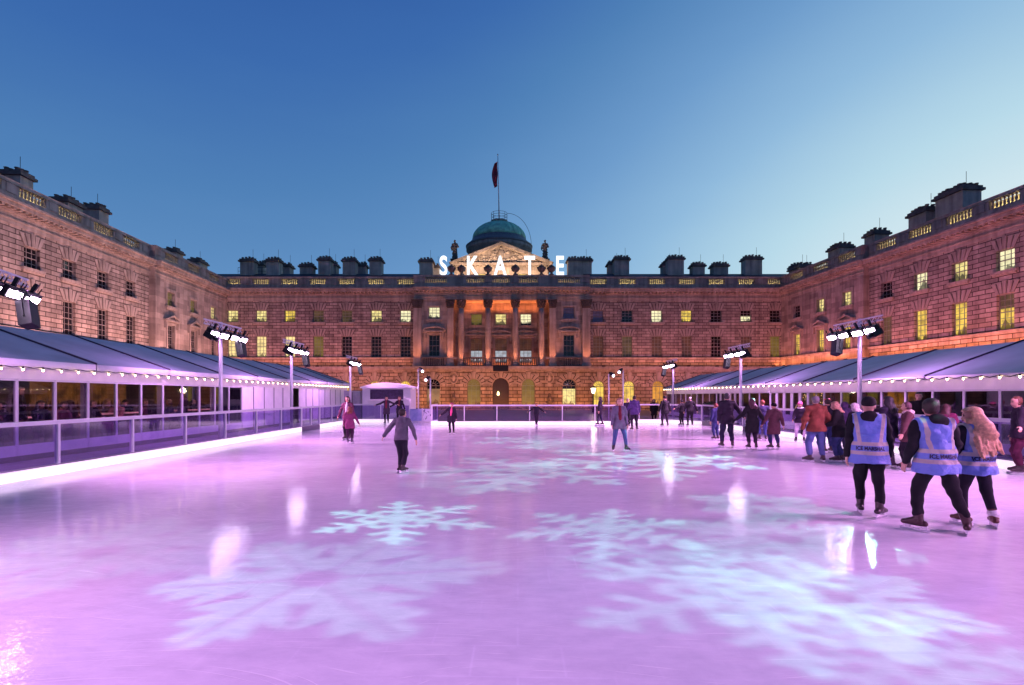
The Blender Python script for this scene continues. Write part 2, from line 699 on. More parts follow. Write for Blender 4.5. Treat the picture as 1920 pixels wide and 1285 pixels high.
# ------------------------------------------------------------------ palace building kit
def wall(mb, x0, x1, z0, z1, y, ops, depth=.32, m=0):
    xs = sorted({x0, x1, *[o[0] - o[1] / 2 for o in ops], *[o[0] + o[1] / 2 for o in ops]})
    zs = sorted({z0, z1, *[o[2] for o in ops], *[o[3] for o in ops]})
    for a, b in zip(xs, xs[1:]):
        for c, d in zip(zs, zs[1:]):
            xm, zm = (a + b) / 2, (c + d) / 2
            if any(abs(xm - o[0]) < o[1] / 2 and o[2] < zm < o[3] for o in ops):
                continue
            mb.quad((a, y, c), (b, y, c), (b, y, d), (a, y, d), m=m)
    for xc, w, zb, zt, arch in ops:
        a, b = xc - w / 2, xc + w / 2
        zs_ = zt - w / 2 if arch else zt
        mb.quad((a, y, zb), (a, y, zs_), (a, y + depth, zs_), (a, y + depth, zb), m=m)
        mb.quad((b, y, zb), (b, y + depth, zb), (b, y + depth, zs_), (b, y, zs_), m=m)
        mb.quad((a, y, zb), (a, y + depth, zb), (b, y + depth, zb), (b, y, zb), m=m)
        if not arch:
            mb.quad((a, y, zt), (b, y, zt), (b, y + depth, zt), (a, y + depth, zt), m=m)
        else:
            N = 14
            pts = [(xc - w / 2 * math.cos(PI * i / N), zs_ + w / 2 * math.sin(PI * i / N)) for i in range(N + 1)]
            for (p, q) in zip(pts, pts[1:]):
                mb.quad((p[0], y, p[1]), (q[0], y, q[1]), (q[0], y + depth, q[1]), (p[0], y + depth, p[1]), m=m)
            for i in range(N):
                p, q = pts[i], pts[i + 1]
                mb.quad((p[0], y, p[1]), (q[0], y, q[1]), (q[0], y, zt + 0.0), (p[0], y, zt + 0.0), m=m)


CACHE = {}
M_JOINT = simple('stone_joint', (.045, .03, .028), .9)


def cached(key, fn):
    if key not in CACHE:
        CACHE[key] = fn()
    return CACHE[key]


def frame_mesh(w, h, c, r, arch):
    mb = MB()
    t, mu = .07, .042
    a = w / 2
    hs = h - a if arch else h
    mb.box(-a, -a + t, 0, .08, 0, hs)
    mb.box(a - t, a, 0, .08, 0, hs)
    mb.box(-a + t, a - t, 0, .08, 0, t * 1.4)
    if not arch:
        mb.box(-a + t, a - t, 0, .08, h - t, h)
        mb.box(-a + t, a - t, -.015, .06, hs * .5 - .04, hs * .5 + .04)
    else:
        N = 12
        for i in range(N):
            t0, t1 = PI * i / N, PI * (i + 1) / N
            ps = [(q * math.cos(u), hs + q * math.sin(u)) for q, u in ((a - t, t0), (a, t0), (a, t1), (a - t, t1))]
            mb.prism(ps, 0, .08)
        mb.box(-a + t, a - t, 0, .07, hs - .05, hs + .05)
        for u in (PI / 6, PI / 3, PI / 2, 2 * PI / 3, 5 * PI / 6):
            cx, sx = math.cos(u), math.sin(u)
            q = mu / 2
            mb.prism([(.3 * a * cx + q * sx, hs + .3 * a * sx - q * cx), (.96 * a * cx + q * sx, hs + .96 * a * sx - q * cx),
                      (.96 * a * cx - q * sx, hs + .96 * a * sx + q * cx), (.3 * a * cx - q * sx, hs + .3 * a * sx + q * cx)], .01, .06)
        for i in range(8):
            t0, t1 = PI * i / 8, PI * (i + 1) / 8
            mb.prism([(q * math.cos(u), hs + q * math.sin(u)) for q, u in ((a * .29, t0), (a * .33, t0), (a * .33, t1), (a * .29, t1))], .015, .055)
    for i in range(1, c):
        x = -a + w * i / c
        mb.box(x - mu / 2, x + mu / 2, .01, .055, t, hs - t * .5)
    for j in range(1, r):
        z = hs * j / r
        mb.box(-a + t, a - t, .014, .05, z - mu / 2, z + mu / 2)
    return mb.mesh('window', M_FRAME)


def pane_mesh(w, h, arch, mt):
    mb = MB()
    a = w / 2
    if arch:
        hs = h - a
        mb.prism([(-a, 0), (a, 0)] + [(a * math.cos(PI * i / 12), hs + a * math.sin(PI * i / 12)) for i in range(13)], .09, .11)
    else:
        mb.box(-a, a, .09, .11, 0, h)
    return mb.mesh('pane', mt)


def split_pane_mesh(w, h, mts):
    """lower and upper sash show different things: mts bottom to top, with fractions."""
    mb = MB()
    z = 0
    for i, (fr, _) in enumerate(mts):
        mb.box(-w / 2, w / 2, .09, .11, z, z + fr * h, m=i)
        z += fr * h
    return mb.mesh('pane', [t for _, t in mts])


def voussoir_mesh(w, h, up=.95, sp=.5, kick=.06):
    mb = MB()
    y1 = -.22 - kick
    mb.prism([(-w / 2, h), (w / 2, h), (w / 2 + sp, h + up * .98), (-w / 2 - sp, h + up * .98)], -.224, -.21, m=1)
    for i in range(5):
        g_ = .06
        b0, b1 = -w / 2 + w * i / 5, -w / 2 + w * (i + 1) / 5
        W2 = w / 2 + sp
        t0, t1 = -W2 + 2 * W2 * i / 5, -W2 + 2 * W2 * (i + 1) / 5
        hi = up * (1.0 if i in (0, 4) else 1.08 if i != 2 else 1.15)
        mb.prism([(b0 + g_ / 2, h), (b1 - g_ / 2, h), (t1 - g_, h + hi), (t0 + g_, h + hi)], y1 - (.05 if i == 2 else .015 * (i % 2)), -.215)
    return mb.mesh('voussoirs', [M_TRIM, M_JOINT])


def arch_head_mesh(w, h, top):
    """archivolt ring, radiating blocks and a tall keystone over an arched opening."""
    mb = MB()
    a = w / 2
    hs = h - a
    N = 16
    for i in range(N):
        t0, t1 = PI * i / N, PI * (i + 1) / N
        mb.prism([(q * math.cos(u), hs + q * math.sin(u)) for q, u in ((a, t0), (a + .13, t0), (a + .13, t1), (a, t1))], -.30, -.215)
    N = 9
    for i in range(N):
        t0, t1 = PI * i / N, PI * (i + 1) / N
        ro_ = a + .8
        mb.prism([(q * math.cos(u), min(hs + q * math.sin(u), top)) for q, u in ((a + .1, t0), (ro_, t0), (ro_, t1), (a + .1, t1))], -.226, -.212, m=1)
        t0, t1 = t0 + .04, t1 - .04
        ro = a + (.75 if i % 2 else 1.0)
        if i == 4:
            mb.prism([(-.2, h + .02), (.2, h + .02), (.34, top), (-.34, top)], -.46, -.215)
            continue
        lim = [(a + .16, t0), (ro, t0), (ro, t1), (a + .16, t1)]
        mb.prism([(q * math.cos(u), min(hs + q * math.sin(u), top)) for q, u in lim], -.29 - .03 * (i % 2), -.215)
    return mb.mesh('arch_head', [M_TRIM, M_JOINT])


def window(parent, xc, zb, w, h, yw, c, r, state, head=True, sill=True, arch=False, top=None, split=None):
    o = place('window', cached(('f', w, h, c, r, arch), lambda: frame_mesh(w, h, c, r, arch)), parent, (xc, yw + .22, zb))
    if split:
        pm = cached(('sp', w, h, split), lambda: split_pane_mesh(w, h, [(fr, LIT[s]) for fr, s in split]))
    else:
        pm = cached(('p', w, h, arch, state), lambda: pane_mesh(w, h, arch, LIT[state]))
    place('pane', pm, o)
    if sill:
        place('sill', cached(('s', w), lambda: MB().box(-w / 2 - .32, w / 2 + .32, -.46, -.2, -.26, -.02).box(-w / 2 - .2, w / 2 + .2, -.36, -.2, -.40, -.265).mesh('sill', M_TRIM)), o)
    if arch:
        place('arch_head', cached(('ah', w, h, top), lambda: arch_head_mesh(w, h, top)), o)
    elif head:
        place('voussoirs', cached(('v', w, h), lambda: voussoir_mesh(w, h)), o)
    return o


def baluster_mesh(L, n=9):
    mb = MB()
    prof = [(.075, 0), (.085, .06), (.05, .09), (.105, .26), (.06, .48), (.05, .56), (.09, .62), (.08, .74)]
    for i in range(n):
        mb.lathe(prof, 8, (-L / 2 + L * (i + .5) / n, 0, 0))
    return mb.mesh('balustrade', M_TRIM, True)


Z_TOP = 18.62


def entablature(parent, x0, x1, y, gaps, back=1.0, mod=True, lmat=None):
    """cornice with modillions, parapet with open bays (gaps: [(centre, length)])."""
    mb = MB()
    for z0, z1, pr in ((15.2, 15.55, .07), (15.55, 15.68, .14), (15.68, 16.08, .05), (16.08, 16.24, .20), (16.42, 16.74, .74), (16.74, 16.92, .90)):
        mb.box(x0 - (0 if pr < .5 else .0), x1, y - pr, y + back, z0, z1)
    if mod:
        k = int((x1 - x0) / .52)
        for i in range(k):
            xc = x0 + (x1 - x0) * (i + .5) / k
            mb.box(xc - .12, xc + .12, y - .66, y - .1, 16.242, 16.418)
    mb.box(x0, x1, y - .10, y + .3, 16.242, 16.418)
    mb.build('cornice', M_CARVE, parent)
    pb = MB()
    pb.box(x0, x1, y - .16, y + .40, 16.922, 17.28)
    pb.box(x0, x1, y - .08, y + .34, 17.28, 17.60)
    pb.box(x0, x1, y - .20, y + .44, 18.342, Z_TOP)
    edges = [x0]
    for c, L in gaps:
        edges += [c - L / 2, c + L / 2]
    edges.append(x1)
    for a, b in zip(edges[::2], edges[1::2]):
        if b - a > .02:
            pb.box(a, b, y - .10, y + .36, 17.602, 18.34)
            if b - a > .9:
                pb.box((a + b) / 2 - .42, (a + b) / 2 + .42, y - .16, y - .09, 17.604, 18.338)
    pb.build('parapet', M_TRIM, parent)
    for c, L in gaps:
        n = max(4, int(L / .29))
        place('balustrade', cached(('bal', round(L, 2)), lambda: baluster_mesh(L, n)), parent, (c, y + .12, 17.601))


M_GUTTER = simple("cream_attic", (.55, .49, .33), .8, 0, .1)


def gutter_light(parent, x0, x1, y, power):
    mb = MB()
    mb.box(x0, x1, y + 1.1, y + 1.2, 17.0, 18.5)
    mb.build('attic_wall', M_GUTTER, parent)
    mb = MB()
    mb.box(x0, x1, y + .3, y + 8, 16.94, 17.0)
    mb.build('roof_gutter', M_SLATE, parent)
    area('gutter_light', ((x0 + x1) / 2, y + .66, 17.2), (0, .8, .45), x1 - x0 - .4, .12, power, (1, .80, .38), parent)


def string_course(parent, x0, x1, y, pr=.8):
    mb = MB()
    mb.box(x0, x1, y - pr, y + .3, 5.42, 5.62)
    mb.box(x0, x1, y - pr - .12, y + .3, 5.62, 5.86)
    mb.box(x0, x1, y - .22, y + .3, 5.18, 5.418)
    mb.box(x0, x1, y - .16, y + .2, 6.92, 7.10)
    mb.box(x0, x1, y - .22, y + .2, 7.10, 7.2)
    mb.build('string_course', M_TRIM, parent)


def floodlight_row(parent, x0, x1, y, power, col=(1, .27, .10), n=4):
    """small floodlights standing on the ledge, with the strip of light they throw up the wall."""
    key = 'floodlight_mesh'
    for i in range(n):
        x = x0 + (x1 - x0) * (i + .5) / n
        place('floodlight', cached(key, lambda: MB().box(-.22, .22, -.08, .08, 0, .12).box(-.2, .2, -.06, .06, .12, .16).mesh('floodlight', M_BLACK)), parent, (x, y - .74, 5.862))
    area('ledge_light', ((x0 + x1) / 2, y - .74, 6.06), (0, .42, 1), x1 - x0 - .3, .14, power, col, parent)


def chimney(parent, x, y, w, d, z0, z1, pots=True, lean=None):
    mb = MB()
    mb.box(x - w / 2, x + w / 2, y - d / 2, y + d / 2, z0, z1 - .75)
    o = mb.build('chimney', M_CHIM, parent)
    cp = MB()
    a, b = w / 2, d / 2
    cp.box(x - a - .22, x + a + .22, y - b - .22, y + b + .22, z1 - .75, z1 - .52)
    cp.box(x - a - .08, x + a + .08, y - b - .08, y + b + .08, z1 - .52, z1 - .28)
    n = max(2, int(w / .42))
    nd = max(1, int(d / .6))
    for i in range(n):
        for j in range(nd):
            cx = x - a + w * (i + .5) / n
            cy = y - b + d * (j + .5) / nd
            hh = .28 + .1 * ((i * 7 + j * 3) % 3) / 2
            cp.lathe([(.17, 0), (.15, hh * .7), (.2, hh * .75), (.19, hh), (.06, hh * 1.1)], 8, (cx, cy, z1 - .28))
    cp.build('chimney_cap', M_SOOT, o)
    rd = MB()
    rd.tube([(x + a * .6, y, z1), (x + a * .6, y, z1 + 1.3)], .022, 5)
    rd.build('lightning_rod', M_IRON, o)
    return o


def pediment_window_trim(parent, xc, zb, w, h, y, seg=False):
    """aedicule round a tall window: architrave, consoles and a triangular or segmental hood."""
    mb = MB()
    a = w / 2
    mb.box(xc - a - .28, xc - a - .01, y - .10, y + .05, zb, zb + h + .3)
    mb.box(xc + a + .01, xc + a + .28, y - .10, y + .05, zb, zb + h + .3)
    mb.box(xc - a - .01, xc + a + .01, y - .10, y + .05, zb + h + .01, zb + h + .3)
    z = zb + h + .36
    mb.box(xc - a - .75, xc + a + .75, y - .42, y + .05, z, z + .2)
    for s in (-1, 1):
        mb.box(xc + s * (a + .52) - .13, xc + s * (a + .52) + .13, y - .3, y + .05, z - .8, z - .002)
    e = a + .82
    if seg:
        N = 10
        top = [(xc + e * math.cos(PI * i / N), z + .2 + .62 * math.sin(PI * i / N)) for i in range(N + 1)]
        inn = [(xc + (e - .22) * math.cos(PI * i / N), z + .2 + .44 * math.sin(PI * i / N)) for i in range(N + 1)]
        for i in range(N):
            mb.prism([inn[i], top[i], top[i + 1], inn[i + 1]], y - .46, y + .05)
        mb.prism(inn, y - .14, y + .05)
    else:
        mb.prism([(xc - e, z + .202), (xc - e + .3, z + .202), (xc, z + .66), (xc, z + .88)], y - .46, y + .05)
        mb.prism([(xc + e - .3, z + .202), (xc + e, z + .202), (xc, z + .88), (xc, z + .66)], y - .46, y + .05)
        mb.prism([(xc - e + .3, z + .202), (xc + e - .3, z + .202), (xc, z + .66)], y - .14, y + .05)
    mb.build('window_hood', M_TRIM, parent)


def impost(mb, x0, x1, y, skips):
    edges = [x0]
    for c, w in sorted(skips):
        edges += [c - w / 2 - .2, c + w / 2 + .2]
    edges.append(x1)
    for a, b in zip(edges[::2], edges[1::2]):
        if b - a > .1:
            mb.box(a, b, y - .14, y + .1, 2.98, 3.16)
            mb.box(a + .1, b - .1, y - .08, y + .1, 3.16, 3.45)


X = lambda px: (px - 945) * 74.5 / F

# ------------------------------------------------------------------ south range with the portico
pal = thing('stone_palace', 'long stone palace with columned portico and green dome beyond the far barrier', 'palace', (0, 74.5, 0))
UP = 'window'
left_x = [433.5 if False else v for v in (436, 489.5, 543.3, 596.7, 650.2, 705.4, 760.2)]
right_x = [1121.5, 1176, 1231.5, 1287.4, 1343.2, 1398.8, 1453.8]
up_l = ['pale', 'pale', 'yellow', 'dim', 'dim', 'pale', 'white']
lo_l = ['bright', 'bright', 'bright', 'olive', 'dark', 'dark', 'dark']
up_r = ['blue', 'dark', 'white', 'yellow', 'dark', 'cyan', 'dark']
lo_r = ['brown', 'dim', 'brown', 'brown', 'dark', 'brown', 'olive']
WU = (1.52, 1.72, 12.2)      # upper window: width, height, bottom
WL = (1.45, 3.0, 7.24)
ga_l = [649, 702.6, 759.5]
ga_r = [1122.5, 1179.5, 1234]
for side, x0, x1, xs, ups, los in (('l', -39.86, -12.62, left_x, up_l, lo_l), ('r', 11.96, 39.86, right_x, up_r, lo_r)):
    cx = [X(p) for p in xs]
    mb = MB()
    ops = [(c, WU[0], WU[2], WU[2] + WU[1], False) for c in cx] + [(c, WL[0], WL[2], WL[2] + WL[1], False) for c in cx]
    wall(mb, x0, x1, 5.86, 15.2, 0, ops)
    mb.build('wall', M_RUST, pal)
    sp = cx[1] - cx[0]
    if side == 'l':
        gx = [X(p) for p in ga_l]
        gx = [gx[0] - sp * (i) for i in (4, 3, 2, 1)] + gx
    else:
        gx = [X(p) for p in ga_r]
        gx = gx + [gx[-1] + sp * i for i in (1, 2, 3, 4)]
    mb = MB()
    wall(mb, x0, x1, -.2, 5.42, 0, [(c, 1.6, .3, 3.9, True) for c in gx])
    impost(mb, x0, x1, 0, [(c, 1.6) for c in gx])
    mb.box(x0, x1, -.25, .1, -.2, .25)
    mb.build('ground_storey', M_GRUST, pal)
    for c in gx:
        window(pal, c, .3, 1.6, 3.6, 0, 3, 3, ('orange' if abs(c - X(1234)) < .1 else 'yellow') if (X(640) < c < X(1240)) else 'dark', arch=True, sill=False, top=5.1 - .3)
    for c, s in zip(cx, ups):
        if s == 'cyan':
            window(pal, c, WU[2], WU[0], WU[1], 0, 3, 4, s, split=((.12, 'dark'), (.42, 'white'), (.46, 'dark')))
        elif s in ('pale', 'yellow'):
            window(pal, c, WU[2], WU[0], WU[1], 0, 3, 4, s, split=((.10, 'dim'), (.90, s)))
        else:
            window(pal, c, WU[2], WU[0], WU[1], 0, 3, 4, s)
    for c, s in zip(cx, los):
        window(pal, c, WL[2], WL[0], WL[1], 0, 3, 6, s, sill=False)
    entablature(pal, x0, x1, 0, [(c, 2.35) for c in cx])
    string_course(pal, x0, x1, 0)
    gutter_light(pal, x0, x1, 0, 380)
    floodlight_row(pal, x0, x1, 0, 240, n=7)

# portico block, 1 m forward
PX0, PX1, PY = -12.62, 11.96, -1.0
side_c = [X(816), X(1065)]
mb = MB()
LG0, LG1 = -7.05, 6.35       # loggia opening
for x0, x1, c in ((PX0, LG0, side_c[0]), (LG1, PX1, side_c[1])):
    wall(mb, x0, x1, 5.86, 15.2, PY, [(c, 1.55, 12.55, 14.2, False), (c, 1.5, 7.3, 10.3, False)])
mb.quad((PX0, 0, 5.86), (PX0, PY, 5.86), (PX0, PY, 15.2), (PX0, 0, 15.2))
mb.quad((PX1, PY, 5.86), (PX1, 0, 5.86), (PX1, 0, 15.2), (PX1, PY, 15.2))
# loggia sides, floor, ceiling, back
BK = 1.9
mid = [X(892), X(939), X(987)]
mb.quad((LG0, PY, 5.86), (LG0, BK, 5.86), (LG0, BK, 15.2), (LG0, PY, 15.2))
mb.quad((LG1, BK, 5.86), (LG1, PY, 5.86), (LG1, PY, 15.2), (LG1, BK, 15.2))
wall(mb, LG0, LG1, 5.86, 15.2, BK, [(c, 1.6, 12.0, 13.7, False) for c in mid] + [(c, 1.75, 6.6, 10.1, False) for c in mid])
mb.quad((LG0, PY, 15.19), (LG0, BK, 15.19), (LG1, BK, 15.19), (LG1, PY, 15.19))
mb.box(LG0, LG1, PY - .7, BK, 5.6, 5.9)
mb.build('portico_wall', M_PLAIN, pal)
window(pal, side_c[0], 12.55, 1.55, 1.65, PY, 3, 4, 'white', head=False, split=((.16, 'dark'), (.84, 'white')))
window(pal, side_c[1], 12.55, 1.55, 1.65, PY, 3, 4, 'blue', head=False)
for c in side_c:
    window(pal, c, 7.3, 1.5, 3.0, PY, 3, 4, 'dark', head=False)
    pediment_window_trim(pal, c, 7.3, 1.5, 3.0, PY, True)
    mb = MB()
    a = .78
    mb.box(c - a - .25, c - a - .01, PY - .08, PY + .05, 12.45, 14.45)
    mb.box(c + a + .01, c + a + .25, PY - .08, PY + .05, 12.45, 14.45)
    mb.box(c - a - .01, c + a + .01, PY - .08, PY + .05, 14.22, 14.45)
    mb.build('window_surround', M_TRIM, pal)
for i, c in enumerate(mid):
    window(pal, c, 12.0, 1.6, 1.7, BK, 3, 4, ('olive', 'pale', 'white')[i], head=False,
           split=(((1.0, 'olive'),), ((.12, 'dim'), (.88, 'pale')), ((.2, 'dark'), (.8, 'white')))[i] if i else None)
    o = window(pal, c, 6.6, 1.75, 3.5, BK, 3, 5, 'brown', head=False, sill=False, split=((.5, 'cool'), (.5, 'brown')))
    pediment_window_trim(pal, c, 6.6, 1.75, 3.5, BK, True)


def column(x, y, r=.43, z0=5.9, z1=15.2):
    mb = MB()
    mb.lathe([(r * 1.35, 0), (r * 1.35, .18), (r * 1.2, .2), (r * 1.3, .32), (r * 1.12, .4), (r * 1.15, .48), (r, .55)], 24, (x, y, z0))
    h = z1 - z0
    mb.lathe([(r, .55)] + [(r * (1 - .14 * (t / 8) ** 1.7), .55 + (h - 1.75) * t / 8) for t in range(1, 9)], 24, (x, y, z0))
    o = mb.build('column', M_TRIM, pal, True)
    cp = MB()
    zc = z1 - 1.2
    cp.lathe([(r * .86, 0), (r * .98, .08), (r * .9, .12), (r * 1.05, .55), (r * 1.3, .95), (r * 1.42, 1.02)], 16, (x, y, zc))
    for k in range(8):
        a = PI / 8 + k * PI / 4
        for zz, rr, s in ((.3, r * 1.05, .13), (.62, r * 1.2, .14), (.9, r * 1.42, .13)):
            cp.ball((x + rr * math.cos(a + zz), y + rr * math.sin(a + zz), zc + zz), (s, s, s * 1.4), 6, 4)
    cp.box(x - r * 1.5, x + r * 1.5, y - r * 1.5, y + r * 1.5, z1 - .17, z1 - .001)
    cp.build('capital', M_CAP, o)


def pilaster(x, w, y=PY, z0=5.9, z1=15.2, pr=.32):
    mb = MB()
    mb.box(x - w / 2 - .12, x + w / 2 + .12, y - pr - .12, y + .02, z0, z0 + .3)
    mb.box(x - w / 2 - .06, x + w / 2 + .06, y - pr - .06, y + .02, z0 + .3, z0 + .5)
    mb.box(x - w / 2, x + w / 2, y - pr, y + .02, z0 + .5, z1 - 1.2)
    o = mb.build('pilaster', M_TRIM, pal)
    cp = MB()
    cp.prism([(x - w / 2, z1 - 1.2), (x + w / 2, z1 - 1.2), (x + w * .68, z1 - .18), (x - w * .68, z1 - .18)], y - pr - .06, y + .02)
    for k in range(5):
        for zz, f in ((.25, .5), (.55, .56), (.85, .64)):
            cp.ball((x - w * f + 2 * w * f * k / 4, y - pr - .1, z1 - 1.2 + zz), (.11, .1, .17), 6, 4)
    cp.box(x - w * .72, x + w * .72, y - pr - .2, y + .02, z1 - .17, z1 - .001)
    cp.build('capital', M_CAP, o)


for p in (866, 915.4, 966, 1014):
    column(X(p), PY - .05)
for p, w in ((785.3, 1.15), (846, .85), (1034.5, .85), (1096.8, 1.1)):
    pilaster(X(p), w)
pb_c = [X(816), X(866 + 24.7), X(940.5), X(990), X(1065)]
entablature(pal, PX0, PX1, PY, [(X(819), 3.0), (X(892), 2.5), (X(940), 2.4), (X(990), 2.5), (X(1065), 3.0)], back=2.2)
mb = MB()
mb.box(PX0, PX1, PY + 1.5, PY + 1.6, 17.0, 18.4)
mb.box(PX0, PX1, PY + .4, 8, 16.94, 17.0)
mb.build('attic_wall', M_GUTTER, pal)
area('gutter_light', (X(940), PY + .9, 17.2), (0, .8, .4), 22, .12, 110, (1, .62, .22), pal)
string_course(pal, PX0, PX1, PY, .95)
# balconies before the portico windows
for c, w in ((side_c[0], 3.4), (side_c[1], 3.4), (X(891), 2.7), (X(940.5), 2.9), (X(990), 2.7)):
    mb = MB()
    mb.box(c - w / 2, c + w / 2, PY - .78, PY - .42, 6.98, 7.12)
    mb.box(c - w / 2, c - w / 2 + .22, PY - .74, PY - .46, 5.865, 6.978)
    mb.box(c + w / 2 - .22, c + w / 2, PY - .74, PY - .46, 5.865, 6.978)
    mb.box(c - w / 2 + .22, c + w / 2 - .22, PY - .74, PY - .46, 5.865, 6.02)
    for i in range(int(w / .3) - 1):
        mb.lathe([(.06, 0), (.1, .3), (.05, .7), (.07, .95)], 6, (c - w / 2 + .38 + i * .3, PY - .6, 6.022))
    mb.build('balcony', M_SOOT, pal)
# arcade storey of the portico
ar = [(X(814), 1.9, .3, 4.15, True), (X(889), 1.9, .3, 4.15, True), (X(939), 2.3, -.2, 4.25, True), (X(990), 1.9, .3, 4.15, True), (X(1066), 1.9, .3, 4.15, True)]
mb = MB()
wall(mb, PX0, PX1, -.2, 5.42, PY, ar, .6)
mb.quad((PX0, 0, -.2), (PX0, PY, -.2), (PX0, PY, 5.42), (PX0, 0, 5.42))
mb.quad((PX1, PY, -.2), (PX1, 0, -.2), (PX1, 0, 5.42), (PX1, PY, 5.42))
impost(mb, PX0, PX1, PY, [(o[0], o[1]) for o in ar])
for px in (851.8, 1029):      # blocks under the medallions
    for i in range(4):
        mb.prism([(X(px) - .08 + .0, 1.9), (X(px) + .08, 1.9), (X(px) + .25 + .16 * i, 2.9), (X(px) - .25 - .16 * i, 2.9)], PY - .10 - .04 * (3 - i), PY)
mb.build('ground_storey', M_GRUST, pal)
E_ = emit("lit_greyed", (.42, .25, .12), .7, .4, 1.0)
LIT['greyed'] = E_
for o, sp_ in zip(ar, (('dark', 'greyed'), ('olive',), None, ('olive',), ('dark', 'pale'))):
    if sp_ is None:
        continue
    w_ = window(pal, o[0], .3, 1.9, 3.85, PY + .3, 3, 4, sp_[0], arch=True, sill=False, top=5.1 - .3)
    for ch in w_.children:
        if ch.name.startswith('arch_head'):
            ch.location = (0, -.3, 0)
    if len(sp_) > 1:
        place('blind', cached(('blind', sp_[1]), lambda: MB().box(-.9, .9, .082, .088, .1, 2.45).mesh('blind', LIT[sp_[1]])), w_)
# entrance door under the centre
mb = MB()
mb.prism([(-1.15, 0)] + [(1.15, 0)] + [(1.15 * math.cos(PI * i / 12), 3.3 + 1.15 * math.sin(PI * i / 12)) for i in range(13)], .45, .5)
for s in (-1, 1):
    mb.box(s * .08, s * .95, .38, .45, .1, 3.0)
    mb.box(s * .2, s * .82, .35, .38, .3, 1.3)
    mb.box(s * .2, s * .82, .35, .38, 1.6, 2.8)
dr = mb.build('entrance_door', simple("dark_door", (.03, .02, .018), .4), pal, loc=(X(939), PY, -.15))
place('arch_head', cached(('ahd',), lambda: arch_head_mesh(2.3, 4.45, 5.4)), dr, (0, .215, 0))
place('door_lantern', MB().lathe([(.02, .5), (.14, .32), (.18, .0), (.05, -.08)], 8).mesh('door_lantern', emit("lantern_glow", (1, .72, .3), 6)), dr, (-.35, -.35, 2.05))
mb = MB()
mb.box(-1.05, 1.05, PY - 1.25, PY - 1.12, 5.2, 6.0)
mb.box(-.95, .95, PY - 1.14, PY - 1.13, 5.26, 5.94)
o = mb.build('name_board', M_BLACK, pal, loc=(X(939), 0, -.05))
for px in (851.8, 1029):
    mb = MB()
    N = 20
    for i in range(N):
        t0, t1 = 2 * PI * i / N, 2 * PI * (i + 1) / N
        mb.prism([(q * .62 * math.cos(u), q * .85 * math.sin(u)) for q, u in ((.8, t0), (1.05, t0), (1.05, t1), (.8, t1))], -.14, .01)
    mb.ball((0, -.02, -.05), (.3, .12, .42), 10, 8)
    mb.ball((0, -.06, .25), (.17, .12, .2), 8, 6)
    mb.build('medallion', M_CARVE, pal, True, (X(px), PY, 4.3))
    mb = MB()
    mb.lathe([(.14, 0), (.22, .3), (.5, .6), (.52, .75)], 10, (0, -.2, -.75))
    mb.ball((0, -.3, .35), (.42, .26, .36), 12, 8)
    mb.ball((0, -.32, .85), (.2, .21, .27), 12, 8)
    mb.lathe([(.13, 0), (.11, .25)], 10, (0, -.3, .55))
    mb.build('niche_bust', M_SOOT, pal, True, (X(px), PY, 1.0))

# roofs
mb = MB()
for x0, x1, yy in ((-44, -12.62, 0), (11.96, 44, 0)):
    mb.quad((x0, yy + 1.15, 18.5), (x1, yy + 1.15, 18.5), (x1, yy + 5.2, 20.25), (x0, yy + 5.2, 20.25))
    mb.quad((x0, yy + 5.2, 20.25), (x1, yy + 5.2, 20.25), (x1, yy + 13, 20.3), (x0, yy + 13, 20.3))
mb.quad((-12.62, .55, 18.4), (11.96, .55, 18.4), (11.96, 5.2, 20.0), (-12.62, 5.2, 20.0))
mb.quad((-12.62, 5.2, 20.0), (11.96, 5.2, 20.0), (11.96, 13, 20.0), (-12.62, 13, 20.0))
mb.box(-44, 44, 13, 13.3, 0, 20.3)
mb.build('roof', M_SLATE, pal)
# pedimented attic
Y2 = 9.0
S2 = (74.5 + Y2) / F
ax = (940 - 945) * S2
hw = 95 * S2
zb2, za2 = 1.8 + (742 - 494) * S2, 1.8 + (742 - 456) * S2
mb = MB()
wall(mb, ax - hw + .6, ax + hw - .6, 17, zb2 - .4, Y2, [(ax - 3.2, 1.5, 18.5, 21.2, False), (ax + 3.2, 1.5, 18.5, 21.2, False)])
mb.box(ax - hw + .6, ax + hw - .6, Y2 + .35, Y2 + 6, 17, zb2 - .4)
mb.build('attic_block', M_PLAIN, pal)
for s in (-1, 1):
    window(pal, ax + s * 3.2, 18.5, 1.5, 2.7, Y2, 3, 4, 'yellow', head=False, sill=False)
mb = MB()
mb.box(ax - hw, ax + hw, Y2 - .6, Y2 + 6, zb2 - .4, zb2)
sl = (za2 - zb2) / hw
mb.prism([(ax - hw - .2, zb2), (ax - hw + .9, zb2), (ax, za2 - .45), (ax, za2)], Y2 - .8, Y2 + 6)
mb.prism([(ax + hw - .9, zb2), (ax + hw + .2, zb2), (ax, za2), (ax, za2 - .45)], Y2 - .8, Y2 + 6)
mb.prism([(ax - hw + .9, zb2), (ax + hw - .9, zb2), (ax, za2 - .45)], Y2 - .1, Y2 + 6)
for i in range(26):
    x_ = ax - hw + .4 + (2 * hw - .8) * i / 25
    mb.box(x_ - .1, x_ + .1, Y2 - .45, Y2 - .1, zb2 - .62, zb2 - .402)
mb.build('pediment', M_PLAIN, pal)
mb = MB()      # figure relief in the tympanum
rr = random.Random(3)
for i in range(90):
    x_ = rr.uniform(-hw + 1.6, hw - 1.6)
    hmax = (1 - abs(x_) / (hw - .9)) * (za2 - zb2 - .55)
    if hmax < .25:
        continue
    z_ = rr.uniform(.12, hmax * .85)
    mb.ball((ax + x_, Y2 - .1, zb2 + z_), (rr.uniform(.12, .42), .2, rr.uniform(.12, .34)), 7, 5)
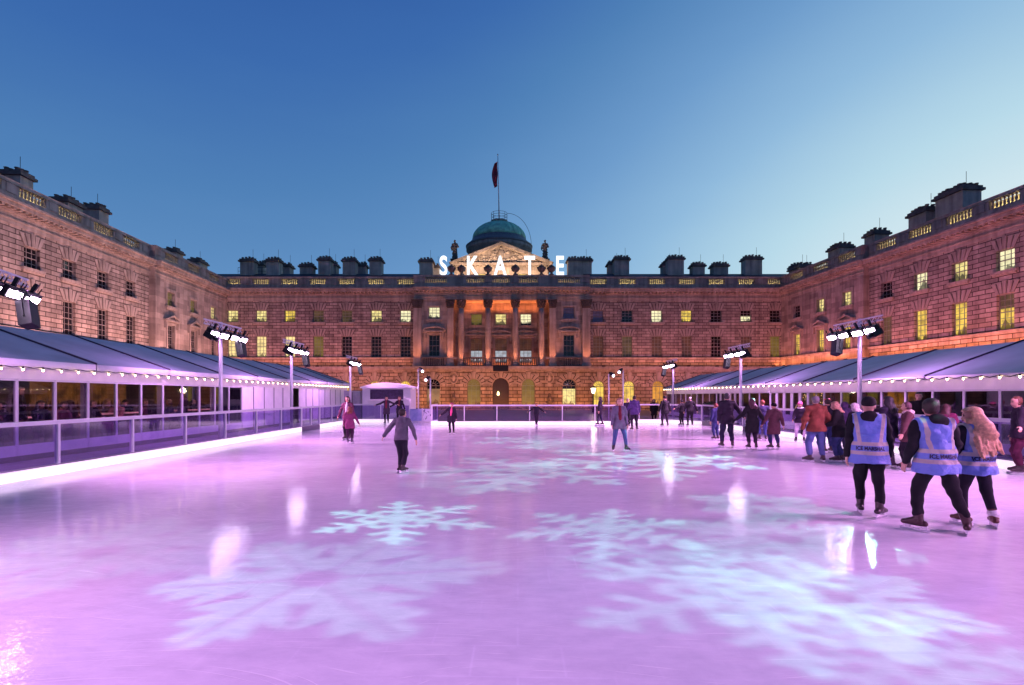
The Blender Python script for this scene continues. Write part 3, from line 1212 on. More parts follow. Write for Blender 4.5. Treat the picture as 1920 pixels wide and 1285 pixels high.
mb.ball((ax, Y2 - .12, zb2 + 1.5), (.5, .25, .8), 10, 8)
mb.ball((ax, Y2 - .14, zb2 + 2.35), (.26, .2, .3), 10, 8)
mb.build('tympanum_relief', M_CARVE, pal, True)
area('pediment_light', (ax, Y2 - 3.6, 20.3), (0, 3.4, 2.4), 15, .3, 1250, (1, .62, .38), pal)
# dome
YD = 17.5
SD = (74.5 + YD) / F
dx = (936 - 945) * SD
zz = lambda py: 1.8 + (742 - py) * SD
mb = MB()
mb.lathe([(5.3, 19), (5.3, zz(474)), (5.75, zz(472)), (5.75, zz(466))], 48, (dx, YD, 0))
for i in range(48):
    a = 2 * PI * i / 48
    mb.ball((dx + 5.6 * math.cos(a), YD + 5.6 * math.sin(a), zz(470)), (.16, .16, .2), 5, 4)
mb.build('dome_drum', M_TRIM, pal, True)
mb = MB()
mb.lathe([(5.8, zz(466)), (5.85, zz(463.5)), (5.3, zz(459)), (4.75, zz(453)), (4.7, zz(450.5))], 48, (dx, YD, 0))
mb.build('dome_skirt', simple('lead_sheet', (.13, .135, .145), .5, 0, .25, 3), pal, True)
mb = MB()
prof = [(4.66 * math.cos(t), zz(450.5) + 3.05 * math.sin(t)) for t in [PI / 2 * i / 14 for i in range(13)]]
mb.lathe(prof, 48, (dx, YD, 0))
dm = mb.build('dome', M_COPPER, pal, True)
mb = MB()
for i in range(32):
    a = 2 * PI * i / 32
    mb.tube([(dx + r_ * 1.004 * math.cos(a), YD + r_ * 1.004 * math.sin(a), z_) for r_, z_ in prof], .045, 5)
mb.build('standing_seams', M_COPPER, dm)
mb = MB()
mb.lathe([(1.5, zz(426)), (1.45, zz(424)), (1.32, zz(422)), (1.32, zz(418)), (1.5, zz(417)), (1.5, zz(415))], 24, (dx, YD, 0))
lt = mb.build('dome_lantern', M_TRIM, pal, True)
mb = MB()
for zq in (zz(410), zz(405), zz(400.5)):
    mb.tube([(dx + 1.38 * math.cos(2 * PI * i / 20), YD + 1.38 * math.sin(2 * PI * i / 20), zq) for i in range(21)], .03, 5)
for i in range(8):
    a = 2 * PI * i / 8
    mb.tube([(dx + 1.38 * math.cos(a), YD + 1.38 * math.sin(a), zz(415)), (dx + 1.38 * math.cos(a), YD + 1.38 * math.sin(a), zz(400))], .03, 5)
mb.tube([(dx + 1.4 + 4.2 * math.sin(t), YD - .5, zz(402) - 5.6 * (1 - math.cos(t))) for t in [PI / 2 * i / 10 for i in range(11)]], .035, 5)
mb.build('lantern_railing', M_IRON, lt)
fp = thing('flagpole', 'tall white flagpole with limp dark flag rising from the green dome', 'flagpole', (dx, 74.5 + YD, zz(415)))
MB().tube([(0, 0, 0), (-.12, 0, 5.8), (-.24, 0, zz(291) - zz(415))], [.11, .09, .06], 8).ball((-.24, 0, zz(290) - zz(415)), .13, 8, 6).build('pole', M_WHITE, fp, True)
mb = MB()
zt_, zb_ = zz(303) - zz(415), zz(349) - zz(415)
N = 12
for i in range(N):
    t0, t1 = i / N, (i + 1) / N
    f_ = lambda t: (-.30 - .05 * math.sin(9 * t), -.30 - (.25 + .75 * math.sin(PI * min(1, t * .8 + .12))) * (1 - .15 * t) - .15 * t, zt_ + (zb_ - zt_) * t, .16 * math.sin(7 * t))
    a, b = f_(t0), f_(t1)
    mb.quad((a[0], a[3], a[2]), (b[0], b[3], b[2]), ((b[0] + b[1]) / 2, b[3] + .18, b[2] - .1), ((a[0] + a[1]) / 2, a[3] + .18, a[2] - .1))
    mb.quad(((a[0] + a[1]) / 2, a[3] + .18, a[2] - .1), ((b[0] + b[1]) / 2, b[3] + .18, b[2] - .1), (b[1], b[3] - .05, b[2] - .35), (a[1], a[3] - .05, a[2] - .35))
mb.build('flag', simple("dark_flag", (.20, .02, .05), .8, 0, .5, 2), fp)
# chimneys of the south range
for px, w, top, yy in ((467, 2.0, 486, 5), (490, 1.3, 493, 8), (515, 1.9, 486, 5), (540, 1.2, 496, 8), (577, 1.9, 496, 6), (611, 1.8, 484, 5), (624, 1.5, 494, 8),
                       (657, 1.9, 485.5, 5), (680, 1.3, 495, 8), (706, 1.8, 485, 5), (800, 2.0, 487, 6), (818, 1.0, 498, 9), (1086, 3.6, 485, 6),
                       (1164, 2.2, 483, 5), (1150, 1.8, 492, 8), (1265, 2.3, 482, 5), (1250, 1.6, 493, 8), (1307, 1.8, 495, 5.5), (1348, 2.2, 495, 5.5),
                       (1409, 2.5, 482, 5), (1502, 2.9, 496, 6)):
    D = 74.5 + yy
    chimney(pal, (px - 945) * D / F, yy, w, 1.5, 19.2, 1.8 + (742 - top) * D / F + .15)
mb = MB()
for i in range(7):
    mb.tube([(-40.5 + i * .9, 5.5, 20.2), (-40.5 + i * .9, 5.5, 21.3)], .03, 5)
for zq in (20.75, 21.3):
    mb.tube([(-40.5, 5.5, zq), (-35.1, 5.5, zq)], .03, 5)
mb.build('roof_railing', M_IRON, pal)
# loggia glow and ground wash
area('loggia_light', ((LG0 + LG1) / 2, .9, 13.9), (0, .1, 1), 11, .3, 300, (1, .22, .05), pal)
area('loggia_floor_light', ((LG0 + LG1) / 2, 1.2, 6.0), (0, .25, 1), 11, .2, 200, (1, .2, .04), pal)
for p_ in (785.3, 846, 866, 915.4, 966, 1014, 1034.5, 1096.8):      # one uplight at the foot of every column
    l_ = bpy.data.lights.new('column_uplight', 'SPOT')
    l_.energy = 620
    l_.color = (1, .27, .11)
    l_.spot_size = R(64)
    l_.spot_blend = .8
    l_.shadow_soft_size = .08
    o_ = bpy.data.objects.new('column_uplight', l_)
    COL.objects.link(o_)
    o_.parent = pal
    o_.location = (X(p_) + .0, PY - 1.35, 5.95)
    aim(o_, (0, .24, 1))
area('arcade_light', (-1, -4.5, .1), (0, 1, .62), 44, .25, 1600, (1, .29, .07), pal)

for x_ in (-27, 27):
    area('facade_fill', (x_, -8, 1.0), (0, 1, 1.2), 22, .4, 900, (1, .29, .36), pal, R(120))  # added fill lights that tint the side walls, no fixture stands here
area('facade_fill', (-.3, -9, 1.0), (0, 1, 1.25), 20, .4, 520, (1, .33, .28), pal, R(120))  # added fill light that lifts the portico columns, without a fixture

# urns and letters on the parapet
urn = MB()
urn.lathe([(.42, 0), (.42, .12), (.3, .16), (.16, .34), (.2, .44), (.52, .72), (.62, 1.0), (.6, 1.12), (.38, 1.2), (.44, 1.28), (.2, 1.42), (.08, 1.55)], 16)
um = urn.mesh('stone_urn', M_SOOT, True)
names_u = ['dark stone urn between the letters S and K, nearest the S', 'dark stone urn between the letters S and K, nearest the K', 'dark stone urn between the letters K and A',
           'dark stone urn between the letters A and T', 'dark stone urn between the letters T and E, nearest the T', 'dark stone urn between the letters T and E, nearest the E']
for px, lb in zip((847.5, 866.5, 915.5, 966, 1014.5, 1033), names_u):
    tag(place('stone_urn', um, None, (X(px), 74.5 + PY + .12, Z_TOP)), lb, 'urn', 'stone urns on the palace parapet')
M_LETTER = emit("letter_face", (.86, .93, 1.0), 1.5)
for ch, px in zip('SKATE', (833, 885.5, 938, 992.5, 1048)):
    cu = bpy.data.curves.new('t', 'FONT')
    cu.body = ch
    cu.align_x = 'CENTER'
    cu.size = 3.72
    cu.extrude = .12
    cu.offset = .075
    to = bpy.data.objects.new('t', cu)
    COL.objects.link(to)
    dg = bpy.context.evaluated_depsgraph_get()
    me = bpy.data.meshes.new_from_object(to.evaluated_get(dg))
    bpy.data.objects.remove(to)
    me.materials.clear()
    me.materials.append(M_LETTER)
    me.transform(Matrix.Scale(.66, 4, (1, 0, 0)))
    me.transform(Matrix.Rotation(PI / 2, 4, 'X'))
    o = place('sign_letter', me, None, (X(px), 74.5 + PY - .05, Z_TOP + .08))
    tag(o, 'white glowing letter %s of the SKATE sign on the parapet' % ch, 'sign letter', 'letters of the SKATE sign')
    MB().box(-.5, .5, -.1, .1, -.078, 0).box(-.06, .06, .12, .5, -.078, -.03).build('letter_foot', M_BLACK, o)


# ------------------------------------------------------------------ the two wings
def wing(name, label, loc, rz, sgn, bays, pav, u_break, u_end, ups, los, pu, pl, chim, power, wcol):
    """u runs from the corner toward the camera; local x = sgn * u."""
    w = thing(name, label, 'palace wing', loc, rz)
    S = lambda a, b: (min(sgn * a, sgn * b), max(sgn * a, sgn * b))
    # main wing, rusticated
    x0, x1 = S(u_break, u_end)
    cx = [sgn * u for u in bays]
    mb = MB()
    wall(mb, x0, x1, 5.86, 15.2, 0, [(c, WU[0], WU[2], WU[2] + WU[1], False) for c in cx] + [(c, WL[0], WL[2], WL[2] + WL[1], False) for c in cx])
    mb.build('wall', M_RUST, w)
    mb = MB()
    wall(mb, x0, x1, -.2, 5.42, 0, [(c, 1.6, .3, 3.9, True) for c in cx])
    impost(mb, x0, x1, 0, [(c, 1.6) for c in cx])
    mb.build('ground_storey', M_GRUST, w)
    for c, a, b in zip(cx, ups, los):
        window(w, c, WU[2], WU[0], WU[1], 0, 3, 4, a)
        if b == 'topdark':
            window(w, c, WL[2], WL[0], WL[1], 0, 3, 6, 'yellow', sill=False, split=((.6, 'yellow'), (.4, 'dim')))
        else:
            window(w, c, WL[2], WL[0], WL[1], 0, 3, 6, b, sill=False)
        window(w, c, .3, 1.6, 3.6, 0, 3, 3, 'dim', arch=True, sill=False, top=4.8)
    entablature(w, x0, x1, 0, [(c, 2.6) for c in sorted(cx)])
    string_course(w, x0, x1, 0)
    gutter_light(w, x0, x1, 0, 950)
    floodlight_row(w, x0, x1, 0, power, wcol, n=6)
    # pavilion next the corner, smooth ashlar, half a metre forward
    x0, x1 = S(-.2, u_break)
    PYw = -.55
    px_ = [sgn * u for u in pav]
    mb = MB()
    wall(mb, x0, x1, 5.86, 15.2, PYw, [(c, 1.5, WU[2] + .1, WU[2] + 1.75, False) for c in px_] + [(c, 1.35, 7.3, 10.1, False) for c in px_])
    xb = sgn * u_break
    q = [(xb, 0, 5.86), (xb, PYw, 5.86), (xb, PYw, 15.2), (xb, 0, 15.2)]
    mb.quad(*(q if sgn < 0 else q[::-1]))
    mb.box(xb - .04, xb + .04, PYw - .1, .9, 16.93, 18.6)
    for u in (u_break - .5,):
        mb.box(sgn * u - .45, sgn * u + .45, PYw - .12, PYw, 5.87, 15.19)
    mb.build('pavilion_wall', M_PLAIN, w)
    mb = MB()
    mb.box(x0, x1, PYw, .1, -.2, 5.42)
    mb.build('pavilion_base', M_GRUST, w)
    for c, a, b in zip(px_, pu, pl):
        window(w, c, WU[2] + .1, 1.5, 1.65, PYw, 3, 4, a, head=False)
        window(w, c, 7.3, 1.35, 2.8, PYw, 3, 5, b, head=False, sill=False)
        pediment_window_trim(w, c, 7.3, 1.35, 2.8, PYw)
        mb = MB()
        mb.box(c - 1.05, c - .76, PYw - .07, PYw + .05, WU[2], WU[2] + 2.1)
        mb.box(c + .76, c + 1.05, PYw - .07, PYw + .05, WU[2], WU[2] + 2.1)
        mb.box(c - .76, c + .76, PYw - .07, PYw + .05, WU[2] + 1.77, WU[2] + 2.1)
        mb.build('window_surround', M_TRIM, w)
    entablature(w, x0, x1, PYw, [(c, 2.7) for c in sorted(px_)])
    string_course(w, x0, x1, PYw)
    mb = MB()
    mb.box(x0, x1, .7, .8, 17.0, 18.5)
    mb.build('attic_wall', M_GUTTER, w)
    area('gutter_light', ((x0 + x1) / 2, .1, 17.2), (0, .8, .45), x1 - x0 - .6, .12, 520, (1, .80, .42), w)
    floodlight_row(w, x0, x1, PYw, power * .5, wcol, n=4)
    x0, x1 = S(-6, u_end)
    mb = MB()
    mb.quad((x0, 1.15, 18.5), (x1, 1.15, 18.5), (x1, 5, 19.3), (x0, 5, 19.3))
    mb.quad((x0, 5, 19.3), (x1, 5, 19.3), (x1, 14, 19.3), (x0, 14, 19.3))
    mb.box(x0, x1, 14, 14.3, -.2, 19.3)
    xe = sgn * u_end
    mb.box(xe - .05, xe + .05, 0.01, 14, -.2, 18.0)
    mb.build('roof', M_SLATE, w)
    area('facade_fill', (sgn * u_end * .52, -7.5, 1.5), (0, 1, 1.15), 36, .4, 3600 if sgn < 0 else 1800, (1, .46, .43) if sgn < 0 else (1, .27, .38), w, R(125))  # added fill light to even out the wing wall, no lamp there
    for u, y_, wd, dp, top in chim:
        chimney(w, sgn * u, y_, wd, dp, 18.4, top)
    return w


TL, TR = R(90 + 3.49), R(-90 + 3.03)


def u_left(px):
    Y = 35.32 / ((945 - px) / F - .061)
    return (74.5 - Y) * 1.0019


def u_right(px):
    Y = 43.81 / ((px - 945) / F + .053)
    return (74.5 - Y) * 1.0014


lb_ = [u_left(p) for p in (245, 193, 130, 60)]
lb_ += [lb_[-1] + 4.15 * i for i in (1, 2, 3)]
wl_ = wing('palace_wing', 'pale stone palace wing with dark windows above the left marquee', (-39.86, 74.5, 0), TL, -1, lb_,
     [u_left(p) for p in (392, 354, 311)], u_left(279), lb_[-1] + 2.2,
     ['dark'] * 7, ['dark'] * 7, ['pale', 'olive', 'olive'], ['dark', 'dark', 'dark'],
     [(29.7, 3.4, 1.3, 1.7, 21.4), (24.0, 3.5, 1.9, 1.6, 21.15), (20.4, 3.4, 1.4, 1.8, 21.8), (6.2, 3.4, 1.6, 1.6, 21.3), (-.7, 3.8, 2.2, 1.6, 21.7)], 420, (1, .32, .16))
wl_.scale.z = .982
rb_ = [u_right(p) for p in (1662, 1726, 1799, 1885)]
rb_ += [rb_[-1] + 4.15 * i for i in (1, 2, 3)]
wing('palace_wing', 'reddish stone palace wing with yellow lit windows above the right marquee', (39.86, 74.5, 0), TR, 1, rb_,
     [u_right(p) for p in (1502, 1547, 1597)], u_right(1630), rb_[-1] + 2.2,
     ['dark', 'white', 'pale', 'white', 'dark', 'dark', 'dark'], ['dim', 'yellow', 'yellow', 'topdark', 'yellow', 'dark', 'dark'],
     ['dark', 'pale', 'pale'], ['yellow', 'yellow', 'yellow'],
     [(-2.4, 3.6, 2.6, 1.6, 21.0), (6.3, 3.6, 2.2, 1.8, 21.5), (12.5, 3.6, 1.6, 1.8, 21.4), (23.0, 3.6, 3.0, 1.9, 22.2), (19.3, 3.6, 2.2, 1.9, 21.6)], 620, (1, .25, .09))

# ------------------------------------------------------------------ marquees beside the rink
M_TGLASS = glass_mat("marquee_glass", (.62, .58, .68), .05, .02)
M_BGLASS = glass_mat("barrier_glass", (.66, .58, .82), .04, .04, .04, (.45, .38, .62))
M_GAP = simple("dark_gap", (.03, .025, .05), .6)
M_BULB = emit("bulb_glow", (1.0, .74, .42), 22)


def shifted(mb, c):
    mb.v = [(x - c[0], y - c[1], z - c[2]) for x, y, z in mb.v]
    return mb


def marquee(label, sx, Xt, rise, z_e, z_v, z_f, z_r, wid, bays, panels, floor_z, midrail):
    y0, y1 = bays[0], bays[-1]
    c = (sx * Xt, y0, -.2)
    t = thing('marquee', label, 'marquee', c)
    # roof, both slopes, sagging a little between the seams
    mb = MB()
    xr, xb = Xt + wid, Xt + 2 * wid
    for a, b in zip(bays, bays[1:]):
        for (xa, za), (xc, zc) in (((Xt - .25, z_e - .05), (xr, z_r)), ((xr, z_r), (xb + .25, z_e - .05))):
            NU, NV = 6, 6
            P = [[(sx * (xa + (xc - xa) * i / NU), a + (b - a) * j / NV,
                   za + (zc - za) * i / NU - .07 * math.sin(PI * j / NV) * math.sin(PI * (i + .8) / (NU + 1))) for j in range(NV + 1)] for i in range(NU + 1)]
            for i in range(NU):
                for j in range(NV):
                    q = [P[i][j], P[i + 1][j], P[i + 1][j + 1], P[i][j + 1]]
                    mb.quad(*(q if sx < 0 else q[::-1]))
    for s in bays:
        mb.tube([(sx * (Xt - .26), s, z_e - .03), (sx * xr, s, z_r + .02), (sx * (xb + .25), s, z_e - .03)], .035, 6, m=1)
    shifted(mb, c).build('roof', [M_VINYL, M_GAP], t, True)
    mb = MB()
    for a, b in zip(bays, bays[1:]):
        mb.box(sx * (Xt - .27), sx * (Xt - .21), a + .04, b - .04, z_v, z_e - .06)
    mb.box(sx * (Xt - .2), sx * (Xt + .02), y0, y1, z_v + .02, z_v + .06)
    shifted(mb, c).build('valance', M_VALANCE, t, True)
    mb = MB()
    mb.box(sx * (Xt - .02), sx * (Xt + .06), y0, y1, z_f, z_v + .02)
    shifted(mb, c).build('fascia', M_VALANCE, t)
    mb = MB()
    mb.box(sx * xb, sx * (xb + .05), y0, y1, -.2, z_e)
    shifted(mb, c).build('back_wall', M_TAN, t)
    mb = MB()
    mb.box(sx * (Xt - .02), sx * xb, y0, y1, -.19, floor_z)
    shifted(mb, c).build('floor', M_DECK, t)
    for yy in (y0, y1):
        mb = MB()
        poly = [(sx * Xt, -.2), (sx * xb, -.2), (sx * xb, z_e - .1), (sx * xr, z_r - .06), (sx * Xt, z_e - .1)]
        if sx < 0: poly = poly[::-1]
        mb.prism(poly, yy - .03 if yy == y1 else yy, yy if yy == y1 else yy + .03)
        shifted(mb, c).build('gable', M_VALANCE, t)
    # wall panels: (ya, yb, kind)
    fm = {}
    for ya, yb, kind in panels:
        L = round(yb - ya, 3)
        if kind == 'open':
            continue
        if kind == 'solid':
            place('wall_panel', cached(('solidp', L, sx, z_f), lambda: MB().box(0, sx * .05, .03, L - .03, 0, z_f - floor_z).box(-sx * .012, sx * .04, L - .03, L + .03, 0, z_f - floor_z, m=1).mesh('wall_panel', [M_VALANCE, M_GAP])), t, (0, ya - y0, floor_z + .2))
            continue
        b_ = .045 if kind == 'window' else .13

        def fmesh():
            m_ = MB()
            h = z_f - floor_z
            for p, q in ((0, b_), (L - b_, L)):
                m_.box(0, sx * .08, p + .006, q - .006, 0, h)
            m_.box(0, sx * .07, b_, L - b_, h - .06, h)
            m_.box(0, sx * .07, b_, L - b_, 0, .30 if kind == 'window' else .75)
            if midrail and kind == 'window':
                m_.box(-sx * .01, sx * .07, b_, L - b_, midrail - floor_z - .05, midrail - floor_z + .05)
            m_.box(sx * .02, sx * .06, L - .006, L + .006, 0, h, m=1)
            return m_.mesh('window_panel', [M_ALU, M_GAP])
        o = place('window_panel', cached(('wp', L, sx, kind, z_f), fmesh), t, (0, ya - y0, floor_z + .2))
        place('pane', cached(('wpp', L, sx, kind, z_f), lambda: MB().box(sx * .03, sx * .04, b_, L - b_, .30, z_f - floor_z - .06).mesh('pane', M_TGLASS)), o)
    # frame legs
    for s in bays[:-1]:
        place('frame_leg', cached(('leg', sx, z_e), lambda: MB().box(0, sx * .12, -.06, .06, 0, z_e + .1).mesh('frame_leg', M_ALU)), t, (sx * .1, s - y0, .05))
    return t


lb = [5.82 + 3.75 * i for i in range(11)] + [45.2]
pl = []
y = 5.82
while y < 26.9:
    pl.append((y, y + 1.25, 'window')); y += 1.25
while y < 44.9:
    kind = 'solid' if not (33.0 < y < 34.4) else 'open'
    pl.append((y, min(45.2, y + 1.25), kind)); y += 1.25
tl = marquee('long grey roofed marquee full of seated guests along the left barrier', -1, 13.5, 1.3, 2.86, 2.55, 2.27, 4.18, 3.6, lb, pl, .12, None)
rb = [3.4 + 3.75 * i for i in range(13)]
pr = []
y = 3.4
while y < 48.3:
    if abs(y - 25.9) < .1:
        for i in range(5):
            pr.append((y, y + .75, 'door')); y += .75
    elif abs(y - 33.4) < .1:
        for i in range(5):
            pr.append((y, y + .75, 'door')); y += .75
    else:
        pr.append((y, y + 1.25, 'window')); y += 1.25
tr_ = marquee('long grey roofed marquee with dark glazing and white doors along the right barrier', 1, 15.0, 1.15, 2.53, 2.36, 2.0, 3.72, 3.2, rb, pr, .05, 1.0)
for nm, sx, x, yy, n, pw in (('l', -1, 17.2, 20, 30, 95), ('r', 1, 18.4, 26, 40, 25)):
    area('marquee_light', (sx * x, yy, 3.2), (0, 0, -1), .5, n, pw, (1, .78, .60), None)


area('marquee_light', (-14.6, 19, 2.55), (-.3, 0, -1), 16, .2, 170, (1, .56, .54), None)  # added pink fill near the glass to brighten the guests


def fairy_lights(label, x, z, ya, yb, n, sag=.03):
    t = thing('string_lights', label, 'string lights', (x, ya, z), 0, 'festoon lights along the marquee eaves')
    mb = MB()
    pts = []
    for i in range(n):
        yy = (yb - ya) * i / (n - 1)
        pts += [(0, yy, 0)]
        if i < n - 1:
            pts += [(0, yy + (yb - ya) / (n - 1) * .5, -sag)]
    mb.tube(pts, .012, 4)
    for i in range(n):
        yy = (yb - ya) * i / (n - 1)
        mb.lathe([(.022, -.06), (.022, 0)], 6, (0, yy, 0))
    mb.build('cable', M_BLACK, t)
    bm_ = MB().ball((0, 0, -.085), (.026, .026, .036), 8, 6).mesh('bulb', M_BULB, True)
    for i in range(n):
        place('bulb', bm_, t, (0, (yb - ya) * i / (n - 1), 0))


fairy_lights('warm bulb string under the eave of the left marquee', -13.18, 2.60, 9.4, 45.0, 58)
fairy_lights('warm bulb string drooping under the eave of the right marquee', 14.68, 2.42, 9.4, 48.2, 64, .07)

# ------------------------------------------------------------------ rink barrier
M_KICK = emit("lit_kickboard", (1.0, .76, .90), 1.05, .25, .8, (.8, .8, .8))
M_KDARK = simple("dark_kickboard", (.10, .07, .13), .4)


def barrier(label, p, q, step=2.4, lit=True, glass=True, rail=1.2):
    p, q = Vector((*p, 0)), Vector((*q, 0))
    d = q - p
    L = d.length
    t = thing('rink_barrier', label, 'barrier', p, math.atan2(d.y, d.x), 'barriers round the ice')
    MB().box(0, L, -.05, .05, rail - .05, rail + .04).build('top_rail', M_ALU, t)
    MB().box(0, L, -.04, .04, 0.004, .21).build('kickboard', M_KICK if lit else M_KDARK, t)
    n = max(1, round(L / step))
    for i in range(n + 1):
        place('post', cached(('bpost', rail), lambda: MB().box(-.03, .03, -.045, .045, .25, rail - .05).mesh('post', M_ALU)), t, (min(max(L * i / n, .03), L - .03), 0, 0))
    if glass:
        w = L / n
        for i in range(n):
            place('glass_panel', cached(('bglass', round(w, 3), rail), lambda: MB().box(.03, w - .03, -.008, .008, .255, rail - .055).mesh('glass_panel', M_BGLASS)), t, (w * i, 0, 0))
    return t


barrier('long glass barrier beside the left marquee with a glowing kickboard', (-10.2, 26.4), (-10.2, -7.2))
barrier('short unlit barrier gate beside the white panels of the left marquee', (-10.2, 29.0), (-10.2, 26.4), 1.3, False)
barrier('short glowing barrier between the unlit gate and the far left corner', (-10.2, 35.2), (-10.2, 29.0))
barrier('glass barrier with glowing kickboard in front of the white kiosk', (-10.2, 35.2), (-6.3, 35.2), 1.95)
barrier('short return barrier beside the frosted panels', (-4.45, 32.3), (-4.45, 35.0), 2.4)
barrier('far glass barrier with glowing kickboard below the palace portico', (-4.45, 32.3), (7.6, 32.3), 2.0)
barrier('short return barrier behind the man in the violet puffer jacket', (7.6, 35.0), (7.6, 32.3), 2.4, True)
barrier('clear barrier with glowing kickboard in front of the seated dark figure', (7.6, 35.0), (10.4, 35.0), 1.4, True, False)
barrier('slanting barrier at the far right corner beside the round bush', (10.4, 35.0), (12.3, 32.6), 1.5, True)
barrier('unlit barrier gate near the round bush on the right', (12.3, 32.6), (12.3, 30.6), 2.0, False)
barrier('glowing barrier between two unlit gates by the right marquee', (12.3, 30.6), (12.3, 27.0))
barrier('unlit barrier gate before the white doors of the right marquee', (12.3, 27.0), (12.3, 23.8), 1.6, False)
barrier('long glass barrier with glowing kickboard beside the right marquee', (12.3, 23.8), (12.3, -7.2))

# ------------------------------------------------------------------ lighting masts
M_LED = emit("led_face", (.90, .66, 1.0), 42)
RINKCOL = (.97, .37, .90)


def make_mast(sx):
    """mast with a bar of four floodlights turned to the ice (sx: side of the rink it stands on)."""
    t = thing('lighting_mast', 'white lighting mast', 'lighting mast')
    MB().tube([(0, 0, 0), (0, 0, 2.5), (0, 0, 4.85)], [.085, .075, .06], 12).box(-.2, .2, -.2, .2, 0, .05).build('pole', M_ALU, t, True)
    mb = MB()
    for dz in (0, .16):
        mb.tube([(-sx * .12, -1.35, 4.62 + dz), (-sx * .12, 1.35, 4.62 + dz)], .028, 6)
    for i in range(10):
        a = -1.35 + .27 * i
        mb.tube([(-sx * .12, a, 4.62), (-sx * .12, a + .135, 4.78), (-sx * .12, a + .27, 4.62)], .014, 4)
    mb.build('truss_bar', M_ALU, t)
    for i, yy in enumerate((-1.05, -.4, .4, 1.05)):
        mb = MB()
        mb.box(-.10, .10, -.28, .28, -.02, .26)
        mb.box(-.04, .04, -.03, .03, .26, .48)
        mb.box(-.02, .0, -.31, -.285, -.05, .4)
        mb.box(-.02, .0, .285, .31, -.05, .4)
        f = mb.build('floodlight', M_BLACK, t, loc=(-sx * .22, yy, 4.22))
        f.rotation_euler = (0, -sx * R(24 + 6 * (i % 2)), 0)
        e = MB().box(-sx * .104, -sx * .12, -.24, .24, .02, .18).build('led_panel', M_LED, f)
    mb = MB()
    mb.box(-.13, .13, -.16, .16, -.29, .29)
    mb.box(-.012, .012, -.19, -.165, -.1, .5)
    mb.box(-.012, .012, .165, .19, -.1, .5)
    mb.box(-.02, .02, -.19, .19, .5, .54)
    s = mb.build('loudspeaker', simple("speaker_black", (.007, .006, .012), .5), t, loc=(-sx * .62, .35, 3.82))
    s.rotation_euler = (R(-14), sx * R(14), 0)
    MB().tube([(0, 0, 4.35), (-sx * .62, .35, 4.35)], .025, 6).build('speaker_bracket', M_BLACK, t)
    mb = MB()
    mb.box(-.1, .1, -.12, .12, -.2, .14)
    mb.tube([(0, 0, -.2), (0, 0, -.36)], [.07, .08], 10)
    pj = mb.build('projector', M_BLACK, t, loc=(-sx * .25, -1.25, 4.2))
    pj.rotation_euler = (0, sx * R(60), 0)
    return t


MPOS = [(-1, -11.2, 11.3, 'white lighting mast with purple floodlights at the left edge of the picture'),
        (-1, -11.0, 20.4, 'white lighting mast with purple floodlights before the dark corner of the left marquee'),
        (-1, -11.0, 27.2, 'white lighting mast before the white panels of the left marquee'),
        (-1, -11.0, 37.6, 'white lighting mast beside the grey cabinet left of the kiosk'),
        (1, 13.2, 19.5, 'tall white lighting mast in front of the right marquee, largest on that side'),
        (1, 13.2, 29.3, 'white lighting mast beyond the couple holding hands on the right'),
        (1, 13.2, 41.0, 'white lighting mast at the far end of the right marquee'),
        (-1, -11.0, 1.5, 'white lighting mast beside the camera on the left, out of the picture'),
        (1, 13.2, 9.0, 'white lighting mast beside the marshals on the right, out of the picture'),
        (1, 13.2, 1.5, 'white lighting mast level with the camera on the right, out of the picture')]
protos = {-1: make_mast(-1), 1: make_mast(1)}
used = set()
for sx, mx, my, lb_txt in MPOS:
    o = protos[sx] if sx not in used else copy_tree(protos[sx])
    used.add(sx)
    o.location = (mx, my, -.2)
    o.rotation_euler.z = R(16) if (sx < 0 and 10 < my < 12) else 0
    tag(o, lb_txt, 'lighting mast', 'lighting masts along the rink')
    pw = (480 if sx < 0 else 700) if my > 10 else (540 if sx < 0 else 620)
    area('mast_or_fill_light', (mx - sx * .8, my, 4.2), (-sx * .95, .55 if 8 < my < 12 else .22, -.62), 2.2, .22, pw, RINKCOL, None, R(112))
    area('mast_or_fill_light', (mx + sx * .25, my, 4.45), (sx * .6, .0, -1), 1.6, .2, 140, (.82, .33, 1.0), None, R(130))  # extra outward light, added to brighten the marquee valance and walkway
area('mast_or_fill_light', (0, -7, 5.5), (0, .35, -1), 8, .4, 330, RINKCOL, None, R(110))  # added fill from behind the camera, no mast stands there


